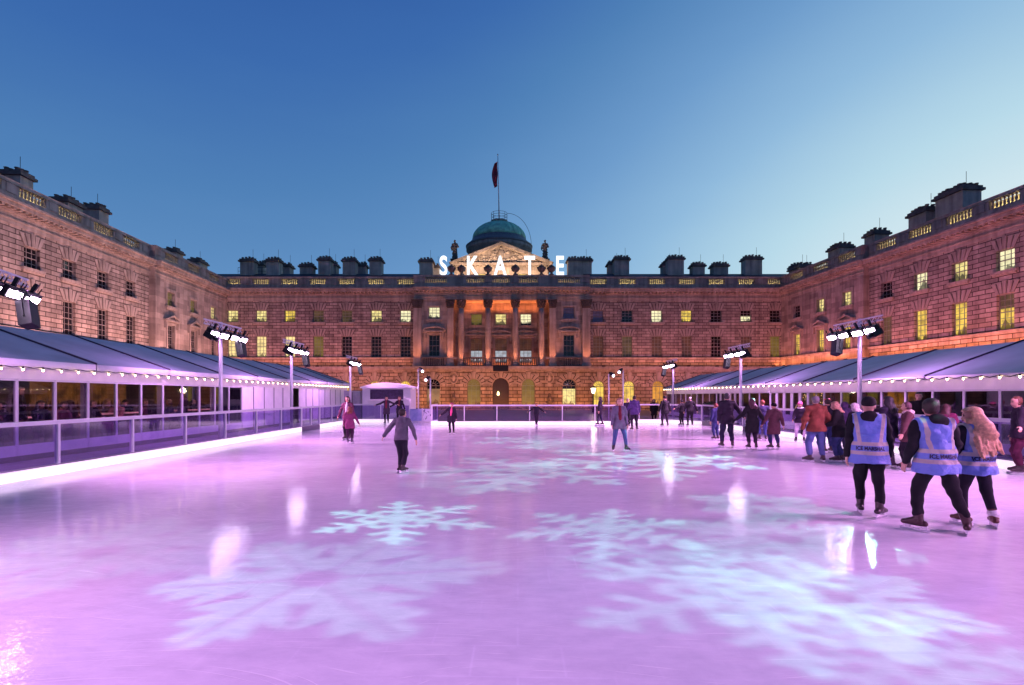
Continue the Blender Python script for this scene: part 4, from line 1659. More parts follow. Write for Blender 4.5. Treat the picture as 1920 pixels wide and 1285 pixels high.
def snowflake_light(src, dst, rad, power, leaf=False, rot=0.):
    src, dst = Vector(src), Vector(dst)
    d = dst - src
    l = bpy.data.lights.new('snowflake_projector', 'SPOT')
    l.energy = power
    l.color = (.30, 1.0, .76)
    l.shadow_soft_size = .03
    dist = d.length
    cosi = abs(d.normalized().z)
    ang = math.atan(rad / dist)
    l.spot_size = min(R(100), 2 * ang * 1.35)
    l.spot_blend = .1
    o = bpy.data.objects.new('snowflake_projector', l)
    COL.objects.link(o)
    o.location = src
    z = -d.normalized()
    x = Vector((0, 0, 1)).cross(z).normalized()
    o.rotation_euler = Matrix((x, z.cross(x), z)).transposed().to_euler()
    l.use_nodes = True
    n, L = l.node_tree.nodes, l.node_tree.links

    def M(op, a, b=None, c=None):
        q = n.new('ShaderNodeMath')
        q.operation = op
        for i, v in enumerate((a, b, c)):
            if v is None: continue
            if isinstance(v, (int, float)): q.inputs[i].default_value = v
            else: L.new(v, q.inputs[i])
        return q.outputs[0]

    def soft(v, e0, e1):       # 1 below e0, 0 above e1
        q = n.new('ShaderNodeMapRange')
        q.interpolation_type = 'SMOOTHSTEP'
        q.inputs[1].default_value, q.inputs[2].default_value = e0, e1
        q.inputs[3].default_value, q.inputs[4].default_value = 1, 0
        L.new(v, q.inputs[0])
        return q.outputs[0]
    tc = n.new('ShaderNodeTexCoord')
    sp = n.new('ShaderNodeSeparateXYZ')
    L.new(tc.outputs['Normal'], sp.inputs[0])
    kk = dist / rad
    u = M('MULTIPLY', M('DIVIDE', sp.outputs[0], sp.outputs[2]), kk)
    v = M('MULTIPLY', M('DIVIDE', sp.outputs[1], sp.outputs[2]), kk / max(.25, cosi))
    r = M('SQRT', M('ADD', M('MULTIPLY', u, u), M('MULTIPLY', v, v)))
    a = M('ADD', M('ARCTAN2', v, u), rot + 20 * PI / 3)
    fa = M('MULTIPLY', M('ABSOLUTE', M('SUBTRACT', M('FRACT', M('DIVIDE', a, PI / 3)), .5)), PI / 3)
    px = M('MULTIPLY', r, M('COSINE', fa))
    py = M('MULTIPLY', r, M('SINE', fa))
    if leaf:
        saw = M('PINGPONG', M('SUBTRACT', M('MULTIPLY', px, 4.2), M('MULTIPLY', py, 3.2)), .5)
        wdt = M('MULTIPLY', M('SINE', M('MULTIPLY', M('MINIMUM', px, 1.0), PI)), M('MULTIPLY_ADD', saw, .42, .14))
        m1 = soft(M('SUBTRACT', py, wdt), -.03, .03)
        rib = soft(py, .012, .03)
        mask = M('MULTIPLY', M('MULTIPLY', m1, M('SUBTRACT', 1.0, M('MULTIPLY', rib, .7))), soft(px, .95, 1.02))
        mask = M('MULTIPLY', mask, M('SUBTRACT', 1.0, soft(px, .10, .16)))
    else:
        mask = M('MULTIPLY', soft(py, .035, .065), soft(px, .95, 1.0))
        for b0, ln, wd in ((.28, .26, .05), (.52, .30, .045), (.76, .18, .04)):
            q = M('SUBTRACT', px, b0)
            al = M('ADD', M('MULTIPLY', q, .5), M('MULTIPLY', py, .866))
            pe = M('ABSOLUTE', M('SUBTRACT', M('MULTIPLY', py, .5), M('MULTIPLY', q, .866)))
            br = M('MULTIPLY', M('MULTIPLY', soft(pe, wd * .6, wd * 1.3), soft(al, ln - .03, ln)), M('SUBTRACT', 1.0, soft(al, -.03, 0.0)))
            mask = M('MAXIMUM', mask, br)
        hexa = M('ABSOLUTE', M('SUBTRACT', px, .17))
        mask = M('MAXIMUM', mask, soft(hexa, .02, .045))
    L.new(mask, n['Emission'].inputs['Strength'])
    return o


def gp(px, py):
    Y = 1.8 * F / (py - 742)
    return ((px - 945) * Y / F, Y, 0)


SL1, SL0, SR0, SR1 = (-10.25, 10.0, 3.75), (-10.25, .2, 3.75), (12.45, .2, 3.75), (12.45, 18.2, 3.75)
for src, p, rad, pw, leaf, rot in (
        (SL1, (745, 972), 1.35, 9000, False, .1), (SR1, (1140, 990), 1.3, 26000, False, .5), (SR0, (1300, 1060), 1.2, 6000, False, .3), (SR0, (1560, 1120), 1.3, 6000, True, .2), (SR1, (1430, 945), 1.3, 11000, True, .4),
        (SL0, (590, 1085), 1.75, 3600, True, .35), (SR0, (1390, 1110), 1.6, 6500, False, .2),
        (SR1, (1470, 1010), 1.6, 13000, True, .5), (SR0, (1690, 1215), 1.2, 3600, False, .0),
        (SL0, (190, 1035), 1.7, 1300, True, .1), (SR1, (1000, 880), 3.0, 13000, False, .3),
        (SR1, (1240, 862), 3.2, 12000, False, .1), ((-10.25, 25.9, 3.75), (1090, 836), 3.4, 15000, True, .3),
        ((-10.25, 25.9, 3.75), (1010, 826), 3.4, 14000, False, .2), (SR0, (900, 905), 1.6, 11000, True, .1)):
    snowflake_light(src, gp(*p), rad, pw * .95, leaf, rot)

# ------------------------------------------------------------------ smaller street furniture
def spot_pole(x, y, h, side, label):
    t = thing('spotlight_pole', label, 'spotlight pole', (x, y, -.2), 0, 'thin spotlight poles behind the far barrier')
    MB().tube([(0, 0, 0), (0, 0, h + .2)], .045, 8).build('pole', M_ALU, t, True)
    mb = MB()
    mb.tube([(side * .28, -.1, h + .1), (side * .18, .02, h + .22), (side * .05, .1, h + .32)], [.13, .12, .07], 10)
    mb.tube([(0, 0, h), (side * .18, 0, h + .2)], .02, 5)
    s = mb.build('spotlight', M_BLACK, t)
    MB().ball((side * .3, -.12, h + .07), .09, 8, 6).build('lens', emit("spot_lens", (.9, .75, 1), 8), s, True)


spot_pole(-5.9, 36.2, 3.6, 1, 'thin white pole with a black spotlight beside the kiosk')
spot_pole(-5.1, 36.4, 3.0, -1, 'thin lower pole with a lit spotlight right of the kiosk pole')
spot_pole(7.3, 36.6, 3.3, 1, 'thin pole with a lit spotlight behind the blonde skater')
spot_pole(8.3, 36.6, 3.55, -1, 'thin pole with dark spotlight behind the man in the violet puffer jacket')


def street_lamp(x, y, label):
    t = thing('street_lamp', label, 'street lamp', (x, y, -.2), 0, 'lantern street lamps before the palace')
    MB().lathe([(.16, 0), (.16, .4), (.07, .5), (.055, 2.15), (.09, 2.2), (.05, 2.25)], 12).build('post', M_IRON, t, True)
    MB().lathe([(.15, 0), (.30, .62)], 6, (0, 0, 2.26)).build('lantern', emit("street_lantern", (1, .93, .62), 5), t)
    MB().lathe([(.34, 0), (.2, .16), (.06, .24), (.05, .34)], 6, (0, 0, 2.885)).build('lantern_cap', M_IRON, t)
    l = bpy.data.lights.new('lamp_light', 'POINT')
    l.energy = 160
    l.color = (1, .8, .45)
    l.shadow_soft_size = .3
    o = bpy.data.objects.new('lamp_light', l)
    COL.objects.link(o)
    o.parent = t
    o.location = (0, -.5, 2.6)


street_lamp((772.5 - 945) * 62 / F, 62, 'old lantern street lamp glowing right of the white kiosk')
street_lamp((1112.5 - 945) * 62 / F, 62, 'old lantern street lamp glowing beside a yellow arched window')

# kiosk
t = thing('kiosk', 'white round roofed kiosk with a wide dark serving hatch', 'kiosk', (-8.4, 37.6, -.2))
mb = MB()
mb.box(-1.7, 1.7, .05, 2.4, 0, 2.5)
mb.build('body', M_WHITE, t)
mb = MB()
mb.box(-1.72, -1.2, -.06, .049, 0, 2.52)
mb.box(1.2, 1.72, -.06, .049, 0, 2.52)
mb.box(-1.2, 1.2, -.06, .049, 0, 1.72)
mb.box(-1.2, 1.2, -.06, .049, 2.45, 2.52)
mb.build('front', M_WHITE, t)
MB().box(-1.19, 1.19, .02, .048, 1.73, 2.44).build('hatch', simple("hatch_shade", (.06, .035, .09), .5, 0, .4), t)  # dark sheet, its colour stands in for the shade inside the opening
MB().box(-1.3, 1.3, -.3, -.07, 1.66, 1.72).build('counter', M_WHITE, t)
N = 12
arc = [(-1.85 + 3.7 * i / N, 2.53 + .42 * math.sin(PI * (.08 + .84 * i / N)) - .1) for i in range(N + 1)]
MB().prism([(-1.85, 2.525), (1.85, 2.525)] + [(x_, z_ + .08) for x_, z_ in arc[::-1]], -.25, 2.5).build('roof', M_VALANCE, t)
t = thing('cabinet', 'plain grey cabinet between the left marquee and the kiosk', 'cabinet', (-10.95, 37.9, -.2))
MB().box(-.6, .6, 0, 1.2, 0, 2.35).build('body', simple("grey_panel", (.30, .30, .33), .5), t)
MB().box(-.02, .02, -.02, -.001, .1, 2.25).box(.1, .16, -.04, -.001, 1.1, 1.3).build('door_handle', M_IRON, t)


def frost_mat(name, a, b, scale, thr):
    m, n, l, bs = nodes_of(name)
    tc = n.new('ShaderNodeTexCoord')
    nz = n.new('ShaderNodeTexNoise')
    nz.inputs['Scale'].default_value = scale
    nz.inputs['Detail'].default_value = 3
    l.new(tc.outputs['Object'], nz.inputs['Vector'])
    mr = n.new('ShaderNodeMapRange')
    mr.inputs[1].default_value, mr.inputs[2].default_value = thr, thr + .04
    l.new(nz.outputs[0], mr.inputs[0])
    mx = n.new('ShaderNodeMix')
    mx.data_type = 'RGBA'
    mx.inputs[6].default_value = (*a, 1)
    mx.inputs[7].default_value = (*b, 1)
    l.new(mr.outputs[0], mx.inputs[0])
    l.new(mx.outputs[2], bs.inputs['Base Color'])
    bs.inputs['Roughness'].default_value = .3
    return m


for x_, lb_txt, mt in ((-5.85, 'pale blue frosted panel at the rink entrance', frost_mat("frosted_blue", (.35, .40, .68), (.45, .48, .75), 3, .5)),
                       (-5.0, 'white panel with dark scribbled branches at the rink entrance', frost_mat("scribbled_white", (.78, .76, .85), (.10, .09, .18), 5, .58))):
    t = thing('entrance_panel', lb_txt, 'entrance panel', (x_, 34.9, 0), 0, 'panels at the rink entrance')
    MB().box(-.38, .38, -.03, .03, .12, .92).build('board', mt, t)
    MB().box(-.42, -.385, -.04, .04, 0, .95).box(.385, .42, -.04, .04, 0, .95).box(-.42, .42, -.05, .05, .004, .11).build('frame', M_ALU, t)


def leaf_ball(name, c, r, n, parent=None, size=.09):
    mb = MB()
    rr = random.Random(int(c[0] * 100) + n)
    mb.ball(c, r * .8, 10, 7)
    for i in range(n):
        v = Vector((rr.gauss(0, 1), rr.gauss(0, 1), rr.gauss(0, 1))).normalized()
        p = Vector(c) + v * r * rr.uniform(.75, 1.05)
        u = v.orthogonal().normalized()
        u.rotate(Matrix.Rotation(rr.uniform(0, 6.28), 3, v))
        w_ = v.cross(u)
        s = size * rr.uniform(.6, 1.2)
        mb.quad(p - u * s, p + w_ * s * .5 + v * s * .3, p + u * s, p - w_ * s * .5 + v * s * .2)
    return mb.build(name, M_LEAF, parent)


def planter(x, y, label, s=1.0):
    t = thing('planter', label, 'potted bush', (x, y, -.2))
    MB().lathe([(.22 * s, 0), (.32 * s, .5 * s), (.34 * s, .55 * s), (.28 * s, .56 * s)], 16).build('pot', simple("grey_pot", (.2, .19, .2), .6), t, True)
    MB().tube([(0, 0, .5 * s), (0, 0, .9 * s)], .03, 6).build('trunk', M_WOOD, t)
    leaf_ball('crown', (0, 0, 1.15 * s), .48 * s, 420, t)


planter(13.9, 35.6, 'round dark clipped bush in a grey pot at the far right corner')
planter(-14.3, 34.2, 'small leafy bush glimpsed in the opening of the left marquee', .9)


def xmas_tree(x, y, label):
    t = thing('christmas_tree', label, 'christmas tree', (x, y, .06), 0, 'lit trees behind the white marquee doors')
    rr = random.Random(int(y * 10))
    mb = MB()
    for i in range(1200):
        z = rr.uniform(.25, 2.1)
        a = rr.uniform(0, 6.28)
        r_ = .55 * (1 - (z - .2) / 2.0) * rr.uniform(.3, 1.05)
        p = Vector((r_ * math.cos(a), r_ * math.sin(a), z))
        d_ = Vector((math.cos(a), math.sin(a), -.3))
        w_ = Vector((-math.sin(a), math.cos(a), 0))
        mb.quad(p, p + d_ * .08 + w_ * .03, p + d_ * .16, p + d_ * .08 - w_ * .03)
    mb.build('foliage', M_LEAF, t)
    MB().lathe([(.05, 0), (.03, 1.9)], 6).lathe([(.2, 0), (.24, .22)], 10).build('trunk', M_WOOD, t)
    mb = MB()
    for i in range(110):
        z = rr.uniform(.3, 2.05)
        a = rr.uniform(0, 6.28)
        r_ = .6 * (1 - (z - .2) / 2.05) + .02
        mb.ball((r_ * math.cos(a), r_ * math.sin(a), z), .018, 5, 3)
    mb.build('fairy_lights', emit("tree_lights", (1, .7, .2), 7), t)


xmas_tree(16.3, 27.1, 'lit christmas tree behind the nearest white doors of the right marquee')
xmas_tree(16.3, 28.6, 'lit christmas tree behind the next white doors, beside a bright lamp')
t = thing('bar_counter', 'wooden bar with a pink lit edge inside the left marquee', 'bar counter', (-15.4, 19.5, .12))
MB().box(-.3, .3, -7.5, 7.5, .95, 1.02).box(-.1, .2, -7.4, 7.4, 0, .95).build('top', M_WOOD, t)
MB().box(.301, .32, -7.5, 7.5, .96, 1.01).build('light_strip', emit("pink_strip", (1, .35, .42), 1.3, .5, 1), t)
t = thing('bar_counter', 'orange lit back bar with bottles deep inside the left marquee', 'bar counter', (-19.6, 25.0, .12))
MB().box(-.3, .3, -3, 3, 0, 1.1).build('body', M_WOOD, t)
MB().box(-.45, -.4, -2.8, 2.8, 1.2, 2.3).build('back_panel', emit("bar_orange", (.9, .35, .06), .32, .7, 2.5), t)
mb = MB()
for i in range(26):
    mb.lathe([(.045, 0), (.045, .2), (.016, .26), (.016, .33)], 7, (-.2, -2.7 + i * .21, 1.1))
mb.build('bottles', simple("bottle_glass", (.12, .05, .02), .1), t, True)['kind'] = 'stuff'
for y_, lb_txt in ((22.9, 'amber lit cabinet behind the window near the largest right mast'), (29.9, 'amber lit cabinet behind the window beside the white doors')):
    t = thing('lit_cabinet', lb_txt, 'lit cabinet', (18.6, y_ + 1.6, .05), 0, 'amber cabinets in the right marquee')
    MB().box(0, .5, -1.1, 1.1, 0, 2.3).build('body', M_WOOD, t)
    MB().box(-.02, -.001, -.95, .95, .7, 2.1).build('lit_shelf', emit("amber_glow", (.95, .38, .03), .6, .92, 3.2), t)
# ------------------------------------------------------------------ people: bodies grown as one surface from blended limbs
def v3(*a):
    return np.array(a, float)


def norm(a):
    return a / (np.linalg.norm(a) + 1e-9)


def rotx(a):
    c, s = math.cos(a), math.sin(a)
    return np.array([[1, 0, 0], [0, c, -s], [0, s, c]])


def roty(a):
    c, s = math.cos(a), math.sin(a)
    return np.array([[c, 0, s], [0, 1, 0], [-s, 0, c]])


def rotz(a):
    c, s = math.cos(a), math.sin(a)
    return np.array([[c, -s, 0], [s, c, 0], [0, 0, 1]])


class Cap:
    """tapered limb from a to b"""
    def __init__(s, a, b, ra, rb, k=.03):
        s.a, s.b, s.ra, s.rb, s.k = np.array(a, float), np.array(b, float), ra, rb, k

    def box(s):
        r = max(s.ra, s.rb)
        return np.minimum(s.a, s.b) - r, np.maximum(s.a, s.b) + r

    def d(s, P):
        ab = s.b - s.a
        t = np.clip(((P - s.a) @ ab) / (ab @ ab + 1e-12), 0, 1)
        return np.linalg.norm(P - s.a - t[:, None] * ab, axis=1) - (s.ra + t * (s.rb - s.ra))


class Ell:
    def __init__(s, c, r, Rm=None, k=.04):
        s.c, s.r, s.R, s.k = np.array(c, float), np.array(r, float), (np.eye(3) if Rm is None else Rm), k

    def box(s):
        m = s.r.max()
        return s.c - m, s.c + m

    def d(s, P):
        q = (P - s.c) @ s.R / s.r
        k0 = np.linalg.norm(q, axis=1)
        k1 = np.linalg.norm(q / s.r, axis=1)
        return k0 * (k0 - 1) / (k1 + 1e-9)


class Skirt:
    """elliptical cone from centre a (radii ra) down to centre b (radii rb)"""
    def __init__(s, a, b, ra, rb, k=.03):
        s.a, s.b, s.ra, s.rb, s.k = np.array(a, float), np.array(b, float), np.array(ra), np.array(rb), k

    def box(s):
        m = np.array([max(s.ra[0], s.rb[0]), max(s.ra[1], s.rb[1]), .02])
        return np.minimum(s.a, s.b) - m, np.maximum(s.a, s.b) + m

    def d(s, P):
        t = np.clip((P[:, 2] - s.a[2]) / (s.b[2] - s.a[2] + 1e-9), 0, 1)
        c = s.a + t[:, None] * (s.b - s.a)
        rr = s.ra + t[:, None] * (s.rb - s.ra)
        q = (P[:, :2] - c[:, :2]) / rr
        e = (np.linalg.norm(q, axis=1) - 1) * rr.min(1)
        dz = np.maximum(P[:, 2] - s.a[2], s.b[2] - P[:, 2])
        return np.maximum(e, dz)


def field(prims, P):
    D = None
    for p in prims:
        d = p.d(P)
        if D is None:
            D = d
        else:
            h = np.clip(.5 + .5 * (D - d) / p.k, 0, 1)
            D = D + (d - D) * h - p.k * h * (1 - h)
    return D


def surface(prims, h, cut=None, wr=0., seed=0, pad=None):
    """naive surface nets over the blended field -> verts, quads"""
    lo = np.min([p.box()[0] for p in prims], 0) - (pad or 2.5 * h) - wr
    hi = np.max([p.box()[1] for p in prims], 0) + (pad or 2.5 * h) + wr
    n = np.maximum(4, np.ceil((hi - lo) / h).astype(int) + 1)
    ax_ = [lo[i] + h * np.arange(n[i]) for i in range(3)]
    G = np.stack(np.meshgrid(*ax_, indexing='ij'), -1).reshape(-1, 3)
    D = field(prims, G)
    if wr:
        rs = np.random.RandomState(seed)
        for i in range(6):
            f = rs.uniform(14, 44)
            dr = norm(rs.normal(size=3) * v3(1, 1, 1.5))
            D = D + wr / 2.6 * np.sin(G @ dr * f + rs.uniform(0, 6.28) + 1.5 * np.sin(G @ norm(rs.normal(size=3)) * f * .4))
    if cut is not None:
        D = np.maximum(D, cut(G))
    D = D.reshape(n)
    S = D < 0
    idx = np.argwhere(np.ones(tuple(n - 1), bool))
    cs = [(i, j, k) for i in (0, 1) for j in (0, 1) for k in (0, 1)]
    sl = lambda c: tuple(slice(c[q], n[q] - 1 + c[q]) for q in range(3))
    cnt = np.zeros(tuple(n - 1))
    acc = np.zeros(tuple(n - 1) + (3,))
    for a in cs:
        for q in range(3):
            if a[q] == 0:
                b = list(a)
                b[q] = 1
                Da, Db = D[sl(a)], D[sl(b)]
                m = (Da < 0) != (Db < 0)
                t = np.where(m, Da / np.where(m, Da - Db, 1), 0)
                for w in range(3):
                    acc[..., w] += np.where(m, a[w] + (t if w == q else 0), 0)
                cnt += m
    act = cnt > 0
    ids = -np.ones(tuple(n - 1), int)
    ids[act] = np.arange(act.sum())
    base = np.argwhere(act)
    V = lo + h * (base + acc[act] / cnt[act][:, None])
    F_ = []
    for q in range(3):
        a1, a2 = [(1, 2), (2, 0), (0, 1)][q]
        s0 = [slice(1, n[w] - 1) for w in range(3)]
        s0[q] = slice(0, n[q] - 1)
        s1 = list(s0)
        s1[q] = slice(1, n[q])
        A, B = S[tuple(s0)], S[tuple(s1)]
        for flip in (False, True):
            e = np.argwhere((A & ~B) if not flip else (~A & B))
            if not len(e): continue
            off = np.ones(3, int)
            off[q] = 0
            e = e + off
            def cid(d1, d2):
                c = e.copy()
                c[:, a1] -= d1
                c[:, a2] -= d2
                return ids[c[:, 0], c[:, 1], c[:, 2]]
            quad = np.stack([cid(1, 1), cid(0, 1), cid(0, 0), cid(1, 0)], 1)
            F_.append(quad[:, ::-1] if flip else quad)
    return V, (np.concatenate(F_) if F_ else np.zeros((0, 4), int))


def np_mesh(name, parts):
    """parts: [(V, F, material)] joined into one mesh"""
    Vs, Fs, Ms, mats, o = [], [], [], [], 0
    for V, Fq, mt in parts:
        if mt not in mats: mats.append(mt)
        Vs.append(V)
        Fs.append(Fq + o)
        Ms += [mats.index(mt)] * len(Fq)
        o += len(V)
    me = bpy.data.meshes.new(name)
    me.from_pydata(np.concatenate(Vs).tolist(), [], np.concatenate(Fs).tolist())
    for mt in mats: me.materials.append(mt)
    me.polygons.foreach_set('material_index', Ms)
    me.polygons.foreach_set('use_smooth', [True] * len(Ms))
    me.update()
    return me


M_EYE = simple("eye_dark", (.02, .015, .012), .2)
M_LIP = simple("lip", (.30, .08, .07), .5)
M_BLADE = simple("skate_blade", (.75, .74, .80), .22, .9)
M_HOLDER = simple("blade_holder", (.70, .69, .74), .4)


def skin_mat(c=(.50, .29, .215)):
    return simple("skin_%02d" % int(c[0] * 99), c, .5, 0, .08, 12, 0, 1, .4)


def vest_mat(B, z0):
    m, n, l, b = nodes_of("marshal_vest")
    tc = n.new('ShaderNodeTexCoord')
    sp = n.new('ShaderNodeSeparateXYZ')
    l.new(tc.outputs['Object'], sp.inputs[0])

    def M(op, a, c=None):
        q = n.new('ShaderNodeMath')
        q.operation = op
        for i, v in enumerate((a, c)):
            if v is None: continue
            if isinstance(v, (int, float)): q.inputs[i].default_value = v
            else: l.new(v, q.inputs[i])
        return q.outputs[0]

    def band(v, c, w):
        return M('LESS_THAN', M('ABSOLUTE', M('SUBTRACT', v, c)), w)
    z, x = sp.outputs[2], sp.outputs[0]
    h1 = band(z, z0 + .605 * B, .027)
    h2 = band(z, z0 + .525 * B, .027)
    ver = M('MULTIPLY', band(M('SUBTRACT', M('ABSOLUTE', x), M('MULTIPLY', M('SUBTRACT', z, z0 + .6 * B), .12)), .125, .024), M('GREATER_THAN', z, z0 + .60 * B))
    mask = M('MAXIMUM', M('MAXIMUM', h1, h2), ver)
    nz = n.new('ShaderNodeTexNoise')
    nz.inputs['Scale'].default_value = 7
    nz.inputs['Detail'].default_value = 4
    l.new(tc.outputs['Object'], nz.inputs['Vector'])
    c1 = n.new('ShaderNodeMix')
    c1.data_type = 'RGBA'
    c1.inputs[6].default_value = (.09, .16, .50, 1)
    c1.inputs[7].default_value = (.15, .24, .62, 1)
    l.new(nz.outputs[0], c1.inputs[0])
    c2 = n.new('ShaderNodeMix')
    c2.data_type = 'RGBA'
    l.new(mask, c2.inputs[0])
    l.new(c1.outputs[2], c2.inputs[6])
    c2.inputs[7].default_value = (.40, .37, .34, 1)
    l.new(c2.outputs[2], b.inputs['Base Color'])
    b.inputs['Roughness'].default_value = .55
    bp = n.new('ShaderNodeBump')
    bp.inputs['Strength'].default_value = .8
    bp.inputs['Distance'].default_value = .06
    l.new(nz.outputs[0], bp.inputs['Height'])
    l.new(bp.outputs[0], b.inputs['Normal'])
    return m


def arm_dirs(side, ab, fw, ab2=None, fw2=None):
    def dr(a, f):
        a, f = R(a), R(f)
        return norm(v3(side * math.sin(a), math.cos(a) * math.sin(f), -math.cos(a) * math.cos(f)))
    return dr(ab, fw), dr(ab if ab2 is None else ab2, fw if fw2 is None else fw2)


def hand_surface(wr_, d, palm_n, s, side, h, curl=.5):
    """palm, four bent fingers of unequal length and a thumb from the side of the palm."""
    d = norm(d)
    nn = norm(palm_n - d * (palm_n @ d))
    sd = np.cross(nn, d) * side           # toward the thumb
    if sd @ sd < 1e-6: sd = v3(1, 0, 0)
    L = .185 * s
    pr = [Cap(wr_ - d * .03 * s, wr_ + d * .015 * s, .027 * s, .026 * s, .02),
          Ell(wr_ + d * .05 * s, (.040 * s, .015 * s, .050 * s), np.stack([sd, nn, d], 1), .02)]
    for i, (off, ln) in enumerate(((.028, .074), (.010, .084), (-.009, .078), (-.027, .06))):
        b0 = wr_ + d * .088 * s + sd * off * s
        d1 = norm(d + nn * curl * .5)
        d2 = norm(d + nn * curl * 1.6)
        m_ = b0 + d1 * ln * .5 * s
        pr.append(Cap(b0 - d * .02 * s, m_, .0095 * s, .0088 * s, .004))
        pr.append(Cap(m_, m_ + d2 * ln * .5 * s, .0088 * s, .007 * s, .004))
    t0 = wr_ + d * .03 * s + sd * .03 * s
    t1 = t0 + norm(d * .6 + sd * .8 + nn * .3) * .036 * s
    pr.append(Cap(t0, t1, .0135 * s, .011 * s, .008))
    pr.append(Cap(t1, t1 + norm(d + sd * .15 + nn * .5) * .032 * s, .011 * s, .008 * s, .004))
    return surface(pr, h)


VEST_TEXT = []


def person(label, px, feet, head, yaw, group='skaters on the ice', X=None, Y=None, z=0., **o):
    """A person seen with feet/head at photo rows feet/head (column px), turned yaw degrees (0 = back to the camera)."""
    if Y is None: Y = 1.8 * F / (feet - 742)
    if X is None: X = (px - 945) * Y / F
    H = o.get('H') or (1.8 - (head - 742) * Y / F - z)
    rng_ = np.random.RandomState(int(abs(px) * 7 + abs(head) * 3) % 9999)
    sk = o.get('skates', True)
    z0 = .075 if sk else .03
    B = H - z0
    s = B / 1.7
    h = o.get('h') or min(.026, max(.0085, Y * .00105)) * max(.8, s)
    fem = o.get('fem', False)
    sit = o.get('sit', False)
    lean, side_l = R(o.get('lean', 2)), R(o.get('side', 0))
    Rm = roty(side_l) @ rotx(-lean)
    hipz = z0 + (.30 if sit else .512 * o.get('crouch', 1.0)) * B
    pel = v3(*o.get('hip', (0, 0)), hipz)
    up = Rm @ v3(0, 0, 1)
    rt = Rm @ v3(1, 0, 0)
    fw = Rm @ v3(0, 1, 0)
    bend = o.get('stoop', 0)
    chest = pel + up * .195 * B
    neckb = pel + up * .325 * B + fw * bend * .04
    headR = Rm @ rotz(R(o.get('hyaw', 0))) @ rotx(R(-o.get('hpitch', 0)))
    hf, hr, hu = headR @ v3(0, 1, 0), headR @ v3(1, 0, 0), headR @ v3(0, 0, 1)
    hc = pel + up * .422 * B + fw * (.012 * B + bend * .05)
    shw = (.098 if fem else .112) * B * o.get('broad', 1)
    sh = {q: pel + up * .298 * B + rt * q * shw for q in (-1, 1)}
    elb, wri, fdir = {}, {}, {}
    for q, key in ((-1, 'larm'), (1, 'rarm')):
        spec = o.get(key, (9, 4, 7, 16))
        a, b = arm_dirs(q, *spec)
        a, b = Rm @ a, Rm @ b
        elb[q] = sh[q] + a * .172 * B
        wri[q] = elb[q] + b * .152 * B
        fdir[q] = b
    feet_ = {-1: o.get('lf', (-.10, .02)), 1: o.get('rf', (.10, 0))}
    fyaw = {-1: o.get('lyaw', 12), 1: o.get('ryaw', -12)}
    lift = {-1: o.get('llift', 0), 1: o.get('rlift', 0)}
    hip, knee, ank = {}, {}, {}
    for q in (-1, 1):
        hip[q] = pel + rt * q * .052 * B - up * .01 * B
        ank[q] = v3(feet_[q][0] * s, feet_[q][1] * s, z0 + .05 * B + lift[q])
        v = ank[q] - hip[q]
        L = min(np.linalg.norm(v), .462 * B)
        th = .2325 * B
        mid_ = hip[q] + v * .5
        off = math.sqrt(max(0, th * th - (L / 2) ** 2))
        kd = rotz(R(fyaw[q] * .6)) @ v3(0, 1, .0)
        kd = norm(kd - v * (kd @ v) / (v @ v))
        knee[q] = mid_ + kd * off
    skc = skin_mat(o.get('skin', (.50, .29, .215)))
    # --- body (skin)
    hr_w, hr_d, hr_h = .046 * B + .004, .056 * B + .004, .066 * B
    hs_ = max(1, .12 / (B * .118)) if B < 1.3 else 1
    E3 = np.stack([hr, hf, hu], 1)
    bp = [Ell(hc + hu * .012 * B, (hr_w, hr_d, hr_h * .86), E3, .02),
          Ell(hc - hu * .028 * B + hf * .014 * B, (hr_w * .76, hr_d * .74, hr_h * .62), E3, .03),
          Cap(neckb - up * .04 * B, hc - hu * .03 * B - hf * .008 * B, .034 * B, .031 * B, .02),
          Cap(hc + hf * (hr_d - .006) - hu * .004 * B, hc + hf * (hr_d + .006) - hu * .022 * B, .006 * B, .0095 * B, .012)]
    for q in (-1, 1):
        bp.append(Ell(hc + hr * q * (hr_w + .001) - hu * .008 * B, (.006 * B, .014 * B, .019 * B), E3, .006))
    bp += [Ell(chest + up * .03 * B, (.092 * B, .062 * B, .13 * B), Rm, .05), Ell(pel + up * .04 * B, (.088 * B, .062 * B, .1 * B), Rm, .05),
           Cap(sh[-1] * .88 + sh[1] * .12, sh[1] * .88 + sh[-1] * .12, .036 * B, .036 * B, .04)]
    for q in (-1, 1):
        bp += [Cap(sh[q], elb[q], .028 * B, .023 * B, .03), Cap(elb[q], wri[q], .023 * B, .0155 * B, .015),
               Cap(hip[q], knee[q], .048 * B, .034 * B, .04), Cap(knee[q], ank[q], .033 * B, .021 * B, .02)]
    V, Fq = surface(bp, max(h, .011))
    parts = [(V, Fq, skc)]
    if not o.get('nohands'):
        gl = o.get('gloves')
        hm = cloth(gl) if gl else skc
        for q in (-1, 1):
            pn = -rt * q * .9 + fw * .2
            V, Fq = hand_surface(wri[q] + fdir[q] * .004, fdir[q], pn, -q, s * (1.12 if gl else 1.0), max(.0052, h * .42), o.get('curl', .5)) if False else hand_surface(wri[q] + fdir[q] * .004, fdir[q], pn, s * (1.12 if gl else 1.0), -q, max(.0052, min(.009, h * .45)), o.get('curl', .5))
            parts.append((V, Fq, hm))
    fy = -1 if abs(((yaw + o.get('hyaw', 0)) + 180) % 360 - 180) > 60 else 0
